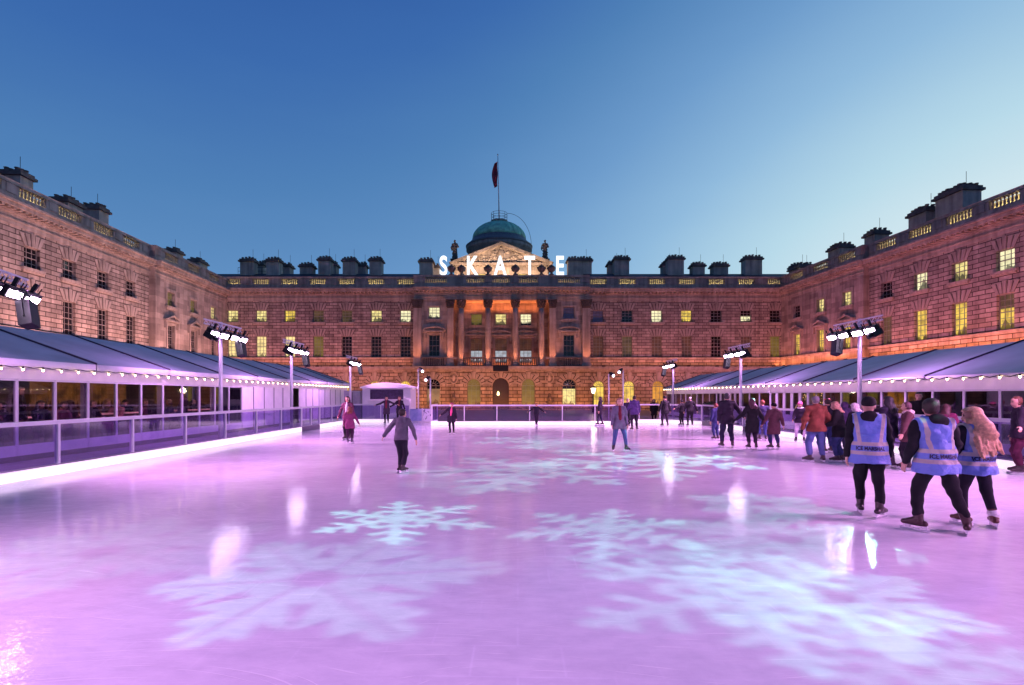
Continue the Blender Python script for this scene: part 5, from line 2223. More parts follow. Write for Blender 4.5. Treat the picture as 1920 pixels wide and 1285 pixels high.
    for q in (-1, 1):
        e = MB().ball(tuple(hc + hr * q * .019 * B + hf * (hr_d * .90) + hu * .004 * B), (.0075 * B, .0075 * B, .0055 * B), 7, 5)
        parts.append((np.array(e.v), np.array(e.f), M_EYE))
        e = MB().ball(tuple(hc + hr * q * .020 * B + hf * (hr_d * .93) + hu * .017 * B), (.012 * B, .005 * B, .0028 * B), 7, 4)
        parts.append((np.array(e.v), np.array(e.f), M_EYE))
    e = MB().ball(tuple(hc + hf * (hr_d * .93) - hu * .040 * B), (.014 * B, .006 * B, .0045 * B), 8, 5)
    parts.append((np.array(e.v), np.array(e.f), M_LIP))
    root = place('person', np_mesh('person', parts), None, (X, Y, z), R(yaw))
    tag(root, label, 'person', group)

    def part(name, Vf, mt):
        return place(name, np_mesh(name, [(Vf[0], Vf[1], mt)]), root)
    seed = rng_.randint(9999)
    # --- trousers
    pc = o.get('pants', (.012, .012, .018))
    sl = o.get('slack', .010) * s + .006
    tp = [Ell(pel + up * .02 * B, (.093 * B + sl * .5, .07 * B + sl * .5, .085 * B), Rm, .04)]
    cuff = z0 + (.085 if sk else .03) * B
    for q in (-1, 1):
        ae = ank[q] + (knee[q] - ank[q]) * (.24 if sk else .06)
        tp += [Cap(hip[q], knee[q], .054 * B + sl, .038 * B + sl, .035), Cap(knee[q], ae, .036 * B + sl, .028 * B + sl * .9, .02)]
    if o.get('bare') is None:
        part('trousers', surface(tp, h, None, .010 * s if sl > .012 else .003, seed), cloth(pc))
    # --- jacket / coat
    tc_ = o.get('top', (.03, .03, .05))
    pf = o.get('puff', .016)
    hem = z0 + o.get('hem', .47) * B
    cp = [Ell(chest + up * .035 * B, (.098 * B + pf, .07 * B + pf, .135 * B + pf * .5), Rm, .05),
          Cap(sh[-1] * .9 + sh[1] * .1, sh[1] * .9 + sh[-1] * .1, .04 * B + pf * .6, .04 * B + pf * .6, .05),
          Ell(neckb - up * .005 * B - fw * .004, (.058 * B, .058 * B, .040 * B), Rm, .03)]
    wst = .088 if not fem else .08
    hemc = pel + v3(0, 0, hem - pel[2]) + (np.mean([knee[-1], knee[1]], 0) - pel) * v3(.4, .4, 0) * max(0, (pel[2] - hem) / (.25 * B))
    fl = o.get('flare', .012)
    cp.append(Skirt(pel + up * .16 * B, hemc, (wst * B + pf + .004, .066 * B + pf), (.10 * B + pf + fl, .078 * B + pf + fl), .05))
    cp.append(Ell(pel + up * .01 * B, (.097 * B + sl + .008, .076 * B + sl + .008, .09 * B), Rm, .05))
    for q in (-1, 1):
        if hem < hip[q][2] - .01:
            kz = hip[q] + (knee[q] - hip[q]) * min(1, (hip[q][2] - hem) / (.232 * B) + .12)
            cp.append(Cap(hip[q], kz, .058 * B + sl + .010, .050 * B + sl + .012, .06))
    for q in (-1, 1):
        ce = elb[q] + (wri[q] - elb[q]) * (.97 if not o.get('short') else .6)
        cp += [Cap(sh[q], elb[q], .034 * B + pf * .9, .030 * B + pf * .75, .035), Cap(elb[q], ce, .030 * B + pf * .75, .0215 * B + pf * .65, .02)]
    if o.get('hood'):
        cp.append(Ell(neckb - fw * .055 * B - up * .002 * B, (.07 * B, .045 * B, .06 * B), Rm, .03))
    cut = lambda G: hem + .012 * np.sin(G[:, 0] * 17 + 1) * o.get('wavy', .6) - G[:, 2]

    def cutarm(G):       # the hem only cuts the trunk, not low hands
        c = cut(G)
        nr = np.abs((G - pel) @ rt) > (.135 * B + pf + fl)
        return np.where(nr, -1, c)
    part(o.get('topname', 'jacket'), surface(cp, h, cutarm, o.get('wr', .009) * s, seed + 1), cloth(tc_))
    if o.get('panel'):      # open front showing what is worn beneath
        part('shirt', surface([Ell(chest + fw * (.030 * B + pf) + up * .02 * B, (.042 * B, .056 * B, .15 * B), Rm), Ell(pel + up * .08 * B + fw * (.03 * B + pf), (.045 * B, .058 * B, .12 * B), Rm)], h, None, .004, seed), cloth(o['panel']))
    if o.get('scarf'):
        scp = [Ell(neckb + up * .016 * B + fw * .006, (.056 * B, .058 * B, .030 * B), Rm, .02)]
        if o.get('scarf_end', True):
            scp.append(Cap(neckb + fw * (.07 * B + pf), chest - up * .06 * B + fw * (.072 * B + pf), .022 * B, .028 * B, .02))
        part('scarf', surface(scp, h, None, .006, seed), cloth(o['scarf']))
    if o.get('fur'):
        part('fur_collar', surface([Ell(neckb + up * .012 * B - fw * .015, (.078 * B, .075 * B, .036 * B), Rm)], h, None, .014, seed), simple("fur_%02d" % int(o['fur'][0] * 99), o['fur'], .9, 0, .3, 40, .8, 90))
    # --- hair or hat
    hk = o.get('hair', 'short')
    hcol = simple("hair_%02d_%02d" % (int(o.get('hcol', (.03, .02, .015))[0] * 99), int(o.get('hcol', (.03, .02, .015))[1] * 99)), o.get('hcol', (.03, .02, .015)), .55, 0, .45, 22, .6, 60, .4)
    face = lambda G: np.minimum(((G - hc) @ hf) - .16 * hr_d, .62 * hr_h - ((G - hc) @ hu))
    nape = lambda G: -.052 * B - ((G - hc) @ hu)
    hx = .022 if hk == 'curly' else .008 if hk == 'long' else 0
    skull = [Ell(hc + hu * .014 * B - hf * .008 * B, (hr_w + .013 + hx, hr_d + .011 + hx, hr_h * .90 + .012 + hx * .7), E3, .02)]
    if hk == 'short':
        part('hair', surface(skull, h, lambda G: np.maximum(face(G), nape(G)), .006, seed), hcol)
    elif hk in ('long', 'curly'):
        ln = o.get('hlen', .22) * B
        hp = list(skull)
        cur = hk == 'curly'
        ns = 17 if cur else 9
        for i in range(ns):
            a = PI * (i / (ns - 1) - .5) * 1.3
            p0 = hc + hr * math.sin(a) * hr_w * .95 - hf * math.cos(a) * hr_d * .80 - hu * .005 * B
            spread = (.105 if cur else .062) * B
            e0 = neckb + rt * math.sin(a) * spread - fw * ((.080 * B + pf + (.05 if o.get('vest') else 0)) if abs(math.sin(a)) < .92 else .02) - up * (ln - .10 * B) * (1 if cur is False else rng_.uniform(.75, 1.08))
            if cur:
                e0 = e0 + rt * .035 * B
            m0 = neckb + rt * math.sin(a) * spread * .8 + up * .03 * B - fw * ((.062 * B + (.05 if o.get('vest') else 0)) * max(.35, math.cos(a)))
            seg = 7 if cur else 4
            p = p0
            for j in range(seg):
                t_ = (j + 1) / seg
                nx = (1 - t_) ** 2 * p0 + 2 * t_ * (1 - t_) * m0 + t_ * t_ * e0
                wob = (.013 if cur else .004) * s
                nx = nx + v3(*rng_.uniform(-wob, wob, 3))
                ra = (.026 if cur else .023) * B * (1 - .05 * j)
                hp.append(Cap(p, nx, ra, ra * (.95 if j < seg - 1 else .5), .008 if cur else .02))
                p = nx
        if cur:
            hp.append(Cap(hc - fw * .03 * B - hu * .01 * B, neckb - fw * (.070 * B + .02) + rt * .015 * B, .060 * B, .075 * B, .05))
            hp.append(Cap(neckb - fw * (.070 * B + .02) + rt * .015 * B, chest - fw * (.095 * B + .05) + rt * .05 * B + up * .06 * B, .062 * B, .045 * B, .03))
        part('hair', surface(hp, max(.009, h * .9), lambda G: np.where((G - hc) @ hu > -.02 * B, face(G), -1), .007 if hk == 'curly' else .006, seed), hcol)
    elif hk == 'beanie':
        part('hat', surface([Ell(hc + hu * .026 * B - hf * .004 * B, (hr_w + .018, hr_d + .017, hr_h * .84 + .016), E3)], h, lambda G: .012 * B - ((G - hc) @ hu) + .25 * ((G - hc) @ hf), .004, seed), cloth(o.get('hatcol', (.015, .015, .02))))
        if o.get('tail'):
            part('hair', surface([Cap(hc - hf * hr_d * .7, neckb - fw * .07 * B - up * .1 * B, .03 * B, .024 * B)] + [Cap(hc - hf * hr_d * .6 + hr * q_ * hr_w * .7, neckb - fw * .055 * B - up * .06 * B + rt * q_ * .05 * B, .024 * B, .018 * B) for q_ in (-1, 1)], h, None, .008, seed), hcol)
    elif hk == 'cap':
        part('hat', surface([Ell(hc + hu * .03 * B, (hr_w + .012, hr_d + .012, hr_h * .72), E3), Ell(hc + hf * (hr_d + .02) + hu * .022 * B, (hr_w * .8, .05, .012), E3)], h, lambda G: .016 * B - ((G - hc) @ hu), .002, seed), cloth(o.get('hatcol', (.15, .15, .17))))
        part('hair', surface(skull, h, lambda G: np.maximum(np.maximum(face(G), nape(G)), ((G - hc) @ hu) - .02 * B), .003, seed), hcol)
    elif hk == 'hood':
        part('hood', surface([Ell(hc + hu * .008 * B - hf * .012 * B, (hr_w + .03, hr_d + .028, hr_h + .02), E3), Ell(neckb + up * .01 * B - fw * .02, (.07 * B, .06 * B, .05 * B), Rm)], h, lambda G: ((G - hc) @ hf) - .55 * hr_d, .006, seed), cloth(tc_))
    if o.get('band'):
        part('headband', surface([Cap(hc + hu * hr_h * .86 - hr * .03, hc + hu * hr_h * 1.02 + hr * .10, .022, .018), Ell(hc + hu * .05 * B, (hr_w + .02, hr_d + .018, .018), E3)], h), simple("red_band", (.75, .03, .03), .5))
    # --- skates or shoes
    bc = o.get('boots', (.03, .02, .022))
    for q in (-1, 1):
        Rf = rotz(R(fyaw[q]))
        fd = Rf @ v3(0, 1, 0)
        tip = R(o.get('ltip' if q < 0 else 'rtip', 0))
        fd = norm(fd * math.cos(tip) + v3(0, 0, -math.sin(tip)))
        a = ank[q] - v3(0, 0, .012 * B)
        fl_ = z0 + lift[q]
        heel = a - fd * .040 * B - v3(0, 0, .018 * B)
        toe = a + fd * .098 * B - v3(0, 0, .020 * B)
        pr_ = [Cap(heel, toe, .025 * B, .020 * B, .02), Cap(a + fd * .005 * B + v3(0, 0, .012 * B), a + fd * .062 * B - v3(0, 0, .010 * B), .028 * B, .022 * B, .02)]
        if sk:
            pr_.append(Cap(a - fd * .008 * B, ank[q] + (knee[q] - ank[q]) * .33, .029 * B, .034 * B, .015))
        cutz = None if tip else (lambda G, f=fl_: f - G[:, 2])
        bo = part('skate' if sk else 'shoe', surface(pr_, max(.009, h * .8), cutz, .003, seed), simple("boot_%02d_%02d" % (int(bc[0] * 99), int(bc[2] * 99)), bc, .4, 0, .3, 20, .3, 60))
        if o.get('cuffs'):
            part('boot_cuff', surface([Cap(ank[q] + v3(0, 0, .02 * B), ank[q] + (knee[q] - ank[q]) * .16, .040 * B, .042 * B)], h), simple("white_fleece", (.7, .68, .7), .9, 0, .2, 30, .6, 90))
        if sk:
            mb = MB()
            L0, L1 = -.075 * B, .125 * B
            mb.box(-.0035, .0035, L0, L1, -.075, -.035)
            mb.box(-.011, .011, L0 + .005, L1 - .012, -.042, -.030, m=1)
            for yy in (-.045 * B, .07 * B):
                mb.prism([(-.011, -.032), (.011, -.032), (.022, .004), (-.022, .004)], yy - .03, yy + .03, m=1)
            bl = place('blade', mb.mesh('blade', [M_BLADE, M_HOLDER]), bo, (a[0], a[1], fl_), R(fyaw[q]))
            if tip:
                bl.rotation_euler = (-tip, 0, R(fyaw[q]))
                bl.location = tuple(a - norm(np.cross(np.cross(fd, v3(0, 0, 1)), fd)) * (.05 * B - .0))
    # --- marshal's vest
    if o.get('vest'):
        vh = z0 + .43 * B
        vp = [Ell(chest + up * .035 * B, (.104 * B + pf + .026, .078 * B + pf + .030, .14 * B + pf), Rm, .05),
              Cap(sh[-1] * .96 + sh[1] * .04, sh[1] * .96 + sh[-1] * .04, .04 * B + pf * .6 + .024, .04 * B + pf * .6 + .024, .05),
              Skirt(pel + up * .17 * B, pel + v3(0, -.01, vh - pel[2]), (.096 * B + pf + .026, .078 * B + pf + .03), (.122 * B + pf + .046, .100 * B + pf + .042), .05)]
        arm = [Cap(sh[q] + rt * q * .0 - up * .0, elb[q], .04 * B + pf + .012, .036 * B + pf + .012, .01) for q in (-1, 1)]

        def vcut(G):
            c = np.maximum(vh + .010 * np.sin(G[:, 0] * 14) - G[:, 2], .062 * B - np.linalg.norm((G - neckb - up * .045 * B), axis=1))
            w = np.abs((G - chest) @ rt) - shw * 1.10
            up_ = ((G - pel) @ up) > .13 * B
            return np.maximum(c, np.where(up_, w, -1))
        Vv = surface(vp, h, vcut, .012 * s, seed + 5)
        vo = part('vest', Vv, vest_mat(B, z0))
        cu = bpy.data.curves.new('t', 'FONT')
        cu.body = 'ICE MARSHAL'
        cu.align_x = 'CENTER'
        cu.size = .072
        cu.offset = .003
        to = bpy.data.objects.new('t', cu)
        COL.objects.link(to)
        me = bpy.data.meshes.new_from_object(to.evaluated_get(bpy.context.evaluated_depsgraph_get()))
        bpy.data.objects.remove(to)
        bmh = bmesh.new()
        bmh.from_mesh(me)
        bmesh.ops.triangulate(bmh, faces=bmh.faces[:])
        bmesh.ops.subdivide_edges(bmh, edges=[e_ for e_ in bmh.edges if e_.calc_length() > .02], cuts=2, use_grid_fill=True)
        tree = BVHTree.FromPolygons(Vv[0].tolist(), Vv[1].tolist())
        zt2 = z0 + .552 * B
        for v_ in bmh.verts:
            p0 = Vector((v_.co.x * .80 + pel[0], -.8, zt2 + v_.co.y))
            hit = tree.ray_cast(p0, Vector((0, 1, 0)))
            v_.co = (hit[0] + Vector((0, -.006, 0))) if hit[0] else Vector((p0.x, -.15, p0.z))
        bmh.to_mesh(me)
        bmh.free()
        me.materials.clear()
        me.materials.append(simple("navy_print", (.01, .012, .05), .6))
        place('lettering', me, vo)
    return root


NAVY, BLK, JEAN, GREY = (.012, .014, .04), (.009, .009, .012), (.05, .10, .26), (.10, .095, .12)
BLOND, BROWN, RED = (.42, .25, .12), (.05, .028, .018), (.14, .035, .02)
SLIM = .003
# skaters in the middle of the ice
person('boy in grey hoodie seen from behind, arms held out low', 752, 888, 768, -8, hcol=(.02, .014, .01), hyaw=-35, top=GREY, pants=(.012, .011, .02), hood=True, topname='hoodie',
       larm=(38, 2, 34, 12), rarm=(33, -4, 16, 6), lf=(-.05, .05), rf=(.06, -.02), lyaw=-25, ryaw=-30, hem=.50, puff=.012, side=2, lean=4, slack=.008)
person('small girl with red hair, pink topped purple coat and dark tights', 656, 833, 763, 14, fem=True, hair='long', hcol=RED, hlen=.13, top=(.17, .03, .10), pants=(.03, .008, .03), slack=SLIM, topname='coat', hem=.38, flare=.02,
       larm=(14, 8, 10, 30), rarm=(28, 2, 26, 6), boots=(.04, .02, .06), lf=(-.09, 0), rf=(.10, .03), ryaw=-25, scarf=(.55, .10, .18), scarf_end=False, cuffs=False)
person('young woman with long dark hair and striped top behind the small red haired girl', 652, 828, 744, 176, fem=True, hair='long', hcol=(.02, .012, .012), top=(.10, .03, .06), pants=BLK, slack=SLIM, panel=(.5, .45, .5), larm=(10, 5, 8, 10), rarm=(26, -5, 24, 0), Y=21.2)
person('woman in open dark coat with maroon jumper, arms stretched wide before the kiosk', 725, 795, 744, 180, fem=True, hair='long', hcol=BROWN, top=(.03, .025, .04), panel=(.14, .015, .03), pants=BLK, slack=SLIM, topname='coat', hem=.33, larm=(66, 4, 74, 4), rarm=(62, 2, 74, 0), Y=33.3)
person('red haired woman in dark coat beside the woman with wide arms', 749, 795, 744, 184, fem=True, hair='long', hcol=(.16, .05, .025), top=(.018, .015, .02), pants=BLK, slack=SLIM, topname='coat', hem=.36, larm=(22, 8, 18, 20), rarm=(44, 2, 60, 0), scarf=(.10, .02, .03), Y=33.6)
person('girl in dark coat with bright pink scarf gliding before the far barrier', 846, 815, 756, 182, fem=True, hair='beanie', hatcol=(.25, .06, .10), hcol=BROWN, top=(.018, .012, .025), pants=BLK, slack=SLIM, topname='coat', hem=.36, flare=.03, panel=(.75, .08, .24), scarf=(.75, .08, .24), larm=(14, 2, 12, 6), rarm=(46, -4, 50, -2), rf=(.06, .0), lf=(-.14, -.05), side=-3)
person('child in dark jumper balancing with both arms spread before the far barrier', 1006, 798, 757, 182, hcol=(.20, .12, .07), top=(.012, .011, .02), pants=(.015, .012, .03), larm=(50, 0, 54, 0), rarm=(54, 0, 58, 0), lf=(-.03, 0), rf=(.05, .0), slack=.006, hem=.5, Y=31.3)
person('slender person in long dark coat gliding sideways along the far barrier', 1125, 796, 744.5, 75, fem=True, hair='long', hlen=.12, hcol=(.02, .012, .01), top=(.014, .011, .022), pants=(.015, .013, .04), slack=SLIM, topname='coat', hem=.36, larm=(8, 4), rarm=(8, -8), lf=(-.08, .12), rf=(.08, -.16), lean=-2, Y=31.5)
person('blonde young woman in open grey cardigan, maroon top and blue jeans, legs apart', 1161, 847, 748, 178, fem=True, hair='long', hlen=.2, hcol=(.36, .20, .13), top=(.11, .10, .15), panel=(.12, .012, .025), pants=(.05, .08, .2), slack=SLIM, topname='cardigan', hem=.40, flare=.02, larm=(12, -2, 8, 8), rarm=(12, 2, 6, 12), lf=(-.24, .02), rf=(.20, .04), lyaw=24, ryaw=-14, boots=(.012, .01, .014), fur=None)
person('man in violet quilted jacket and dark trousers skating away', 1190, 808, 742.5, 12, hcol=(.02, .014, .012), top=(.06, .035, .13), puff=.03, wr=.012, pants=(.014, .013, .03), larm=(16, 14, 14, 50), rarm=(12, 4, 10, 20), lf=(-.14, .0), rf=(.16, .05), hem=.44)
person('pale haired person half hidden left of the man in the violet jacket', 1177, 803, 748, 150, hcol=(.40, .34, .28), top=(.03, .02, .05), pants=BLK, larm=(12, 10, 20, 60), Y=29.5)
person('stout man in black coat skating away near the far right corner', 1247, 800, 744, 8, hcol=(.015, .012, .012), hair='beanie', hatcol=BLK, top=(.010, .009, .016), puff=.026, pants=(.012, .011, .025), topname='coat', hem=.40, larm=(16, 4, 12, 10), rarm=(14, 4), lf=(-.14, .06), rf=(.16, -.02), broad=1.06)
person('dark figure reaching an arm to the rail beside the grey haired skater', 1279, 799, 750, 30, hcol=BLK, top=(.010, .008, .014), pants=BLK, larm=(56, 6, 66, 4), rarm=(12, 10), lf=(-.08, .04), rf=(.1, 0))
person('grey haired person in black jacket right of the dark figure at the rail', 1294, 800, 745, -6, hcol=(.36, .28, .28), top=(.010, .009, .014), pants=BLK, larm=(14, 8), rarm=(26, -2, 22, 4), lf=(-.13, .02), rf=(.13, .0))
person('person in black coat standing beyond the barrier near the yellow arch', 1226, 790, 745, 170, 'people outside the rink', Y=39.0, z=-.2, skates=False, hair='hood', top=(.008, .007, .011), pants=BLK, puff=.03, topname='coat', hem=.3, H=1.72)
person('tall man in navy coat holding a hand, seen from behind', 1364, 840, 738, 0, hcol=(.03, .025, .03), hyaw=-30, top=(.012, .012, .030), puff=.026, pants=(.012, .012, .035), topname='coat', hem=.42, larm=(10, 4, 4, 10), rarm=(36, 2, 40, 4), lf=(-.17, .03), rf=(.17, .0), broad=1.06, flare=.02, slack=.014)
person('child in blue tracksuit half hidden left of the tall man in navy', 1343, 826, 757, 20, hcol=RED, top=(.02, .025, .09), pants=(.02, .03, .10), larm=(10, 6), lf=(-.1, 0), rf=(.1, 0))
person('woman in long black coat holding hands on both sides', 1411, 843, 748, -4, fem=True, hair='long', hlen=.14, hcol=(.06, .02, .03), top=(.008, .007, .011), puff=.024, pants=(.012, .012, .03), topname='coat', hem=.30, larm=(34, 4, 52, 10), rarm=(26, 4, 30, 10), lf=(-.12, 0), rf=(.13, .02), gloves=(.01, .01, .012))
person('person in navy jacket and blue jeans just behind the woman in the long black coat', 1430, 827, 751, -8, hcol=(.16, .05, .06), top=(.02, .02, .06), pants=(.03, .045, .15), larm=(12, 6), rarm=(32, 2, 34, 6), lf=(-.12, .02), rf=(.14, 0))
person('child in brown padded coat and black woolly hat', 1452, 843, 757, 2, hair='beanie', hatcol=(.008, .008, .01), top=(.085, .035, .045), puff=.03, pants=(.02, .022, .08), topname='coat', hem=.30, flare=.012, fur=(.10, .05, .05), hood=True, larm=(28, 2, 32, 4), rarm=(20, 2, 18, 4), lf=(-.12, .03), rf=(.16, 0), lyaw=30)
person('child with pink headgear, white collar and pale leggings', 1500, 830, 755, 150, fem=True, hair='beanie', hatcol=(.65, .12, .28), hcol=BROWN, top=(.014, .012, .03), pants=(.70, .58, .72), slack=SLIM, fur=(.75, .68, .75), hem=.46, larm=(12, 10, 10, 50), rarm=(12, 10, 10, 50), lf=(-.16, 0), rf=(.16, .05), boots=(.02, .012, .012))
person('man in rust orange jacket, blue jeans and grey cap, seen from behind', 1531, 868, 744, -4, hair='cap', hatcol=(.16, .14, .17), hcol=(.14, .12, .12), top=(.145, .04, .024), puff=.028, wr=.013, pants=(.06, .085, .22), slack=.02, larm=(16, 4, 10, 12), rarm=(30, 10, 10, 60), lf=(-.17, .02), rf=(.17, 0), lyaw=40, hem=.45, gloves=(.008, .008, .01), broad=1.06)
person('woman with loose blonde hair and black jacket beside the man in rust orange', 1574, 868, 754, 48, fem=True, hair='long', hlen=.12, hcol=(.36, .20, .16), top=(.007, .007, .010), puff=.028, pants=(.03, .045, .13), slack=.018, larm=(10, 18, 8, 70), rarm=(10, 4, 8, 20), lf=(-.08, .05), rf=(.1, -.05), hem=.40, stoop=.6, lean=5)
person('person in dark jacket wearing a red bobble headband', 1553, 850, 748, 8, hcol=(.015, .012, .012), band=True, top=(.012, .010, .018), pants=(.02, .03, .1), larm=(14, 6), rarm=(12, 8), lf=(-.15, .0), rf=(.14, .03))
person('hunched person in mauve hooded coat behind the blonde woman in black', 1592, 852, 754, 20, hair='hood', top=(.07, .04, .11), puff=.03, pants=(.015, .014, .04), stoop=1, lean=8, larm=(12, 24, 10, 60), lf=(-.1, .05), rf=(.1, -.03))
person('white haired woman leaning forward left of the first marshal', 1610, 868, 757, 12, fem=True, hair='long', hlen=.09, hcol=(.62, .52, .54), top=(.012, .010, .016), pants=(.02, .02, .06), lean=10, larm=(20, 10, 16, 30), rarm=(14, 12), lf=(-.12, .03), rf=(.12, -.02))
person('person with long black hair and navy coat between the first two marshals', 1668, 878, 745, 12, fem=True, hair='long', hlen=.17, hcol=(.008, .007, .01), top=(.012, .010, .026), puff=.024, pants=(.018, .012, .03), slack=SLIM, topname='coat', hem=.40, larm=(10, 4), rarm=(16, 10, 12, 30), lf=(-.1, .03), rf=(.06, -.03), boots=(.06, .035, .07), cuffs=False)
person('girl in brown coat with pale fur collar reaching out a hand', 1703, 882, 755, 60, fem=True, hair='short', hcol=(.06, .02, .02), top=(.07, .03, .035), puff=.024, topname='coat', pants=(.015, .01, .02), hem=.40, fur=(.55, .42, .42), larm=(20, 20, 24, 20), rarm=(10, 6), hyaw=-10, lf=(-.08, .0), rf=(.1, .05))
person('tall dark haired man facing the rink by the marquee glazing', 1723, 856, 736, 140, hcol=(.015, .01, .01), top=(.010, .010, .02), pants=BLK, larm=(8, 6), rarm=(8, 6), Y=16.3)
person('bent person with chestnut hair and maroon coat between two marshals', 1782, 884, 756, -50, fem=True, hair='long', hlen=.15, hcol=(.05, .015, .015), top=(.12, .015, .06), pants=(.02, .012, .03), lean=16, stoop=1, larm=(18, 30, 14, 40), rarm=(14, 20, 12, 40), Y=12.6, X=10.55)
person('man in navy jacket and maroon trousers resting a hand on the right barrier', 1913, 890, 745, 62, hcol=(.14, .05, .03), top=(.012, .011, .026), pants=(.07, .012, .035), puff=.024, larm=(32, 22, 60, 30), rarm=(10, 2, 8, 10), lf=(-.12, .02), rf=(.14, -.02), hem=.45, hyaw=20, stoop=.5)
# the three marshals
MG = 'ice marshals in pale blue vests'
person('ice marshal in black hat, farthest left of the three in blue vests', 1629, 968, 748, -28, MG, hair='beanie', hatcol=(.008, .008, .01), hcol=(.02, .014, .012), top=BLK, pants=(.010, .009, .013), vest=True, hood=True, scarf=BLK, scarf_end=False, hyaw=-8, larm=(12, -8, 6, 4), rarm=(12, 4, 2, 14), lf=(-.10, .10), rf=(.12, -.12), lyaw=4, ryaw=-32, boots=(.028, .016, .02), slack=.008, hem=.46)
person('broad ice marshal with cropped hair, middle of the three in blue vests', 1752, 1000, 750, -6, MG, hcol=(.03, .016, .013), hyaw=-12, hood=True, scarf=BLK, scarf_end=False, top=BLK, pants=(.010, .009, .013), vest=True, larm=(16, 0, 4, 30), rarm=(14, 2, 6, 40), lf=(-.15, .08), rf=(.36, -.06), lyaw=38, ryaw=-38, boots=(.036, .013, .015), slack=.008, broad=1.06, side=-3, hip=(.02, 0), hem=.46)
person('ice marshal with long curly blonde hair, rightmost in a blue vest', 1830, 990, 766, 2, MG, fem=True, hair='curly', hlen=.34, hcol=(.60, .36, .20), hyaw=62, top=(.012, .010, .018), pants=(.012, .010, .018), slack=SLIM, vest=True, larm=(14, 6, 6, 40), rarm=(24, -4, 8, 50), lf=(-.07, .12), rf=(.26, -.02), rlift=.0, ryaw=-30, boots=(.09, .03, .02), cuffs=True, side=-3)
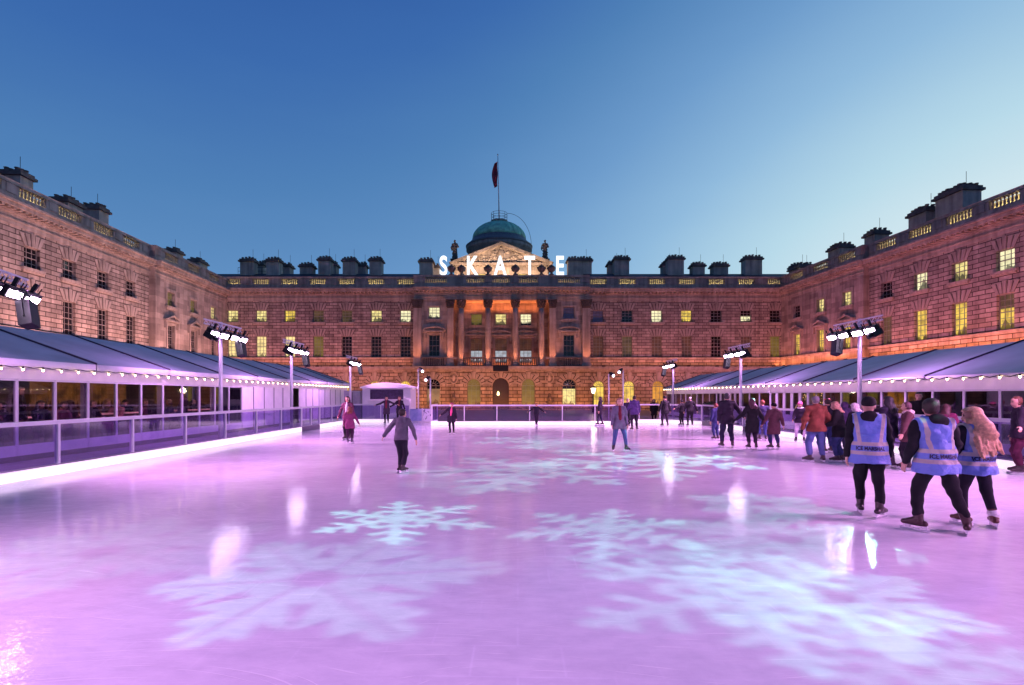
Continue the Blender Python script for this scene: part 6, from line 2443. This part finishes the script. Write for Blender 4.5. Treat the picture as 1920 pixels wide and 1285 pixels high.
# guests in the left marquee
TG = 'guests in the left marquee'
for lb_txt, px, hy, Xt, yaw, kw in (
        ('guest at the left picture edge behind the marquee glass', 6, 738, -14.8, 150, dict(sit=True, hcol=BLK, top=(.03, .02, .05))),
        ('tall standing man in black coat behind the nearest marquee pane', 34, 726, -14.9, -60, dict(hcol=(.03, .015, .015), top=BLK, puff=.035)),
        ('dark haired guest bent over beside the tall standing man', 74, 751, -15.0, -100, dict(sit=True, hair='long', fem=True, hcol=BLK, top=(.02, .02, .06))),
        ('guest in pink sleeves leaning forward behind the marquee glass', 108, 752, -14.7, -90, dict(sit=True, hcol=(.04, .015, .012), top=(.28, .08, .12), lean=14)),
        ('long haired guest facing the one in pink sleeves', 134, 745, -14.9, 100, dict(sit=True, hair='long', fem=True, hcol=(.03, .01, .012), top=(.06, .02, .05))),
        ('guest with ruddy face looking out over the ice', 172, 752, -15.0, -80, dict(sit=True, hcol=(.06, .03, .02), top=(.025, .02, .05))),
        ('fair haired guest behind the ruddy faced one', 199, 743, -16.0, -70, dict(sit=True, hcol=(.35, .22, .10), hair='long', fem=True, top=(.10, .06, .05))),
        ('guest in pale pink jumper beside a window post', 221, 744, -15.2, 180, dict(sit=True, hcol=(.45, .30, .22), top=(.45, .18, .26))),
        ('guest in dark cap and dark coat deeper in the marquee', 236, 742, -15.8, -170, dict(hair='cap', hatcol=BLK, top=(.02, .02, .04), sit=True)),
        ('guest in red jumper at the marquee window', 270, 748, -15.1, -90, dict(sit=True, hcol=(.05, .03, .02), hair='long', fem=True, top=(.14, .03, .06))),
        ('guest with white scarf at the marquee window', 285, 752, -14.9, 70, dict(sit=True, hcol=BLK, hair='long', fem=True, top=(.02, .015, .03), scarf=(.6, .55, .65))),
        ('grey haired guest with back turned behind the glass', 319, 747, -15.0, 100, dict(sit=True, hcol=(.22, .17, .14), top=(.03, .025, .05))),
        ('standing guest in grey coat with back turned near the far windows', 344, 737, -15.0, 90, dict(hcol=(.15, .11, .10), top=(.09, .06, .10), puff=.03)),
        ('guest in dark clothes beside the standing one in grey', 361, 744, -15.6, -80, dict(sit=True, hcol=BLK, top=(.02, .018, .03)))):
    Yg = -Xt * F / (945 - px)
    zf = .12
    head_z = 1.8 + (742 - hy) * Yg / F - zf
    if kw.get('sit'):
        kw['H'] = min(1.9, head_z / (.30 + .488) * 1.0 + .03)
        kw['lf'], kw['rf'] = (-.12, .42), (.12, .42)
        kw['rarm'] = kw['larm'] = (12, 30, 6, 85)
    else:
        kw['H'] = head_z
    person(lb_txt, px, 800, hy, yaw, TG, X=Xt, Y=Yg, z=zf, skates=False, h=.022, **kw)
    if kw.get('sit'):
        hz = (kw['H'] - .03) * .30 - .06
        t = thing('stool', 'bar stool under the %s' % lb_txt.split(' behind')[0].split(' at the')[0].split(' beside')[0], 'stool', (Xt, Yg, zf), 0, 'stools in the left marquee')
        MB().lathe([(.17, hz - .03), (.19, hz), (.17, hz + .03)], 14).build('seat', M_WOOD, t, True)
        for k in range(4):
            a = PI / 4 + k * PI / 2
            MB().tube([(.11 * math.cos(a), .11 * math.sin(a), hz - .03), (.2 * math.cos(a), .2 * math.sin(a), 0)], .014, 6).build('leg', M_BLACK, t)


# ------------------------------------------------------------------ statues on the pediment
def statue(x, y, z, label, hgt=3.3):
    t = thing('stone_statue', label, 'statue', (x, y, z), PI, 'statues beside the pediment')
    s_ = hgt
    E = np.eye(3)
    pr_ = [Skirt((0, 0, .62 * s_), (0, 0, .0), (.10 * s_, .08 * s_), (.15 * s_, .13 * s_), .05 * s_), Ell((0, 0, .70 * s_), (.12 * s_, .09 * s_, .15 * s_), E, .06 * s_),
           Ell((0, .01 * s_, .93 * s_), (.05 * s_, .055 * s_, .065 * s_), E, .02 * s_), Cap((0, 0, .8 * s_), (0, 0, .9 * s_), .035 * s_, .03 * s_, .02 * s_),
           Cap((-.10 * s_, 0, .79 * s_), (-.17 * s_, .04 * s_, .64 * s_), .04 * s_, .035 * s_, .03 * s_), Cap((-.17 * s_, .04 * s_, .64 * s_), (-.08 * s_, .12 * s_, .58 * s_), .035 * s_, .03 * s_, .02 * s_),
           Cap((.10 * s_, 0, .79 * s_), (.18 * s_, -.01 * s_, .62 * s_), .04 * s_, .035 * s_, .03 * s_), Cap((.18 * s_, -.01 * s_, .62 * s_), (.15 * s_, .05 * s_, .46 * s_), .035 * s_, .03 * s_, .02 * s_),
           Cap((.10 * s_, .09 * s_, .6 * s_), (-.10 * s_, .10 * s_, .34 * s_), .03 * s_, .04 * s_, .04 * s_)]
    o_ = place('figure', np_mesh('figure', [(*surface(pr_, .06, None, .05, int(abs(x) * 10)), M_SOOT)]), t)
    MB().box(-.6, .6, -.6, .6, -1.6, .02).box(-.7, .7, -.7, .7, -.14, -.02).build('pedestal', M_SOOT, t)


for px, lb_txt in ((853, 'weathered draped stone statue left of the pediment'), (1022, 'weathered draped stone statue right of the pediment')):
    p_ = at(px, 487, 84.5)
    statue(p_.x, p_.y, p_.z, lb_txt, (487 - 450) * 84.5 / F)
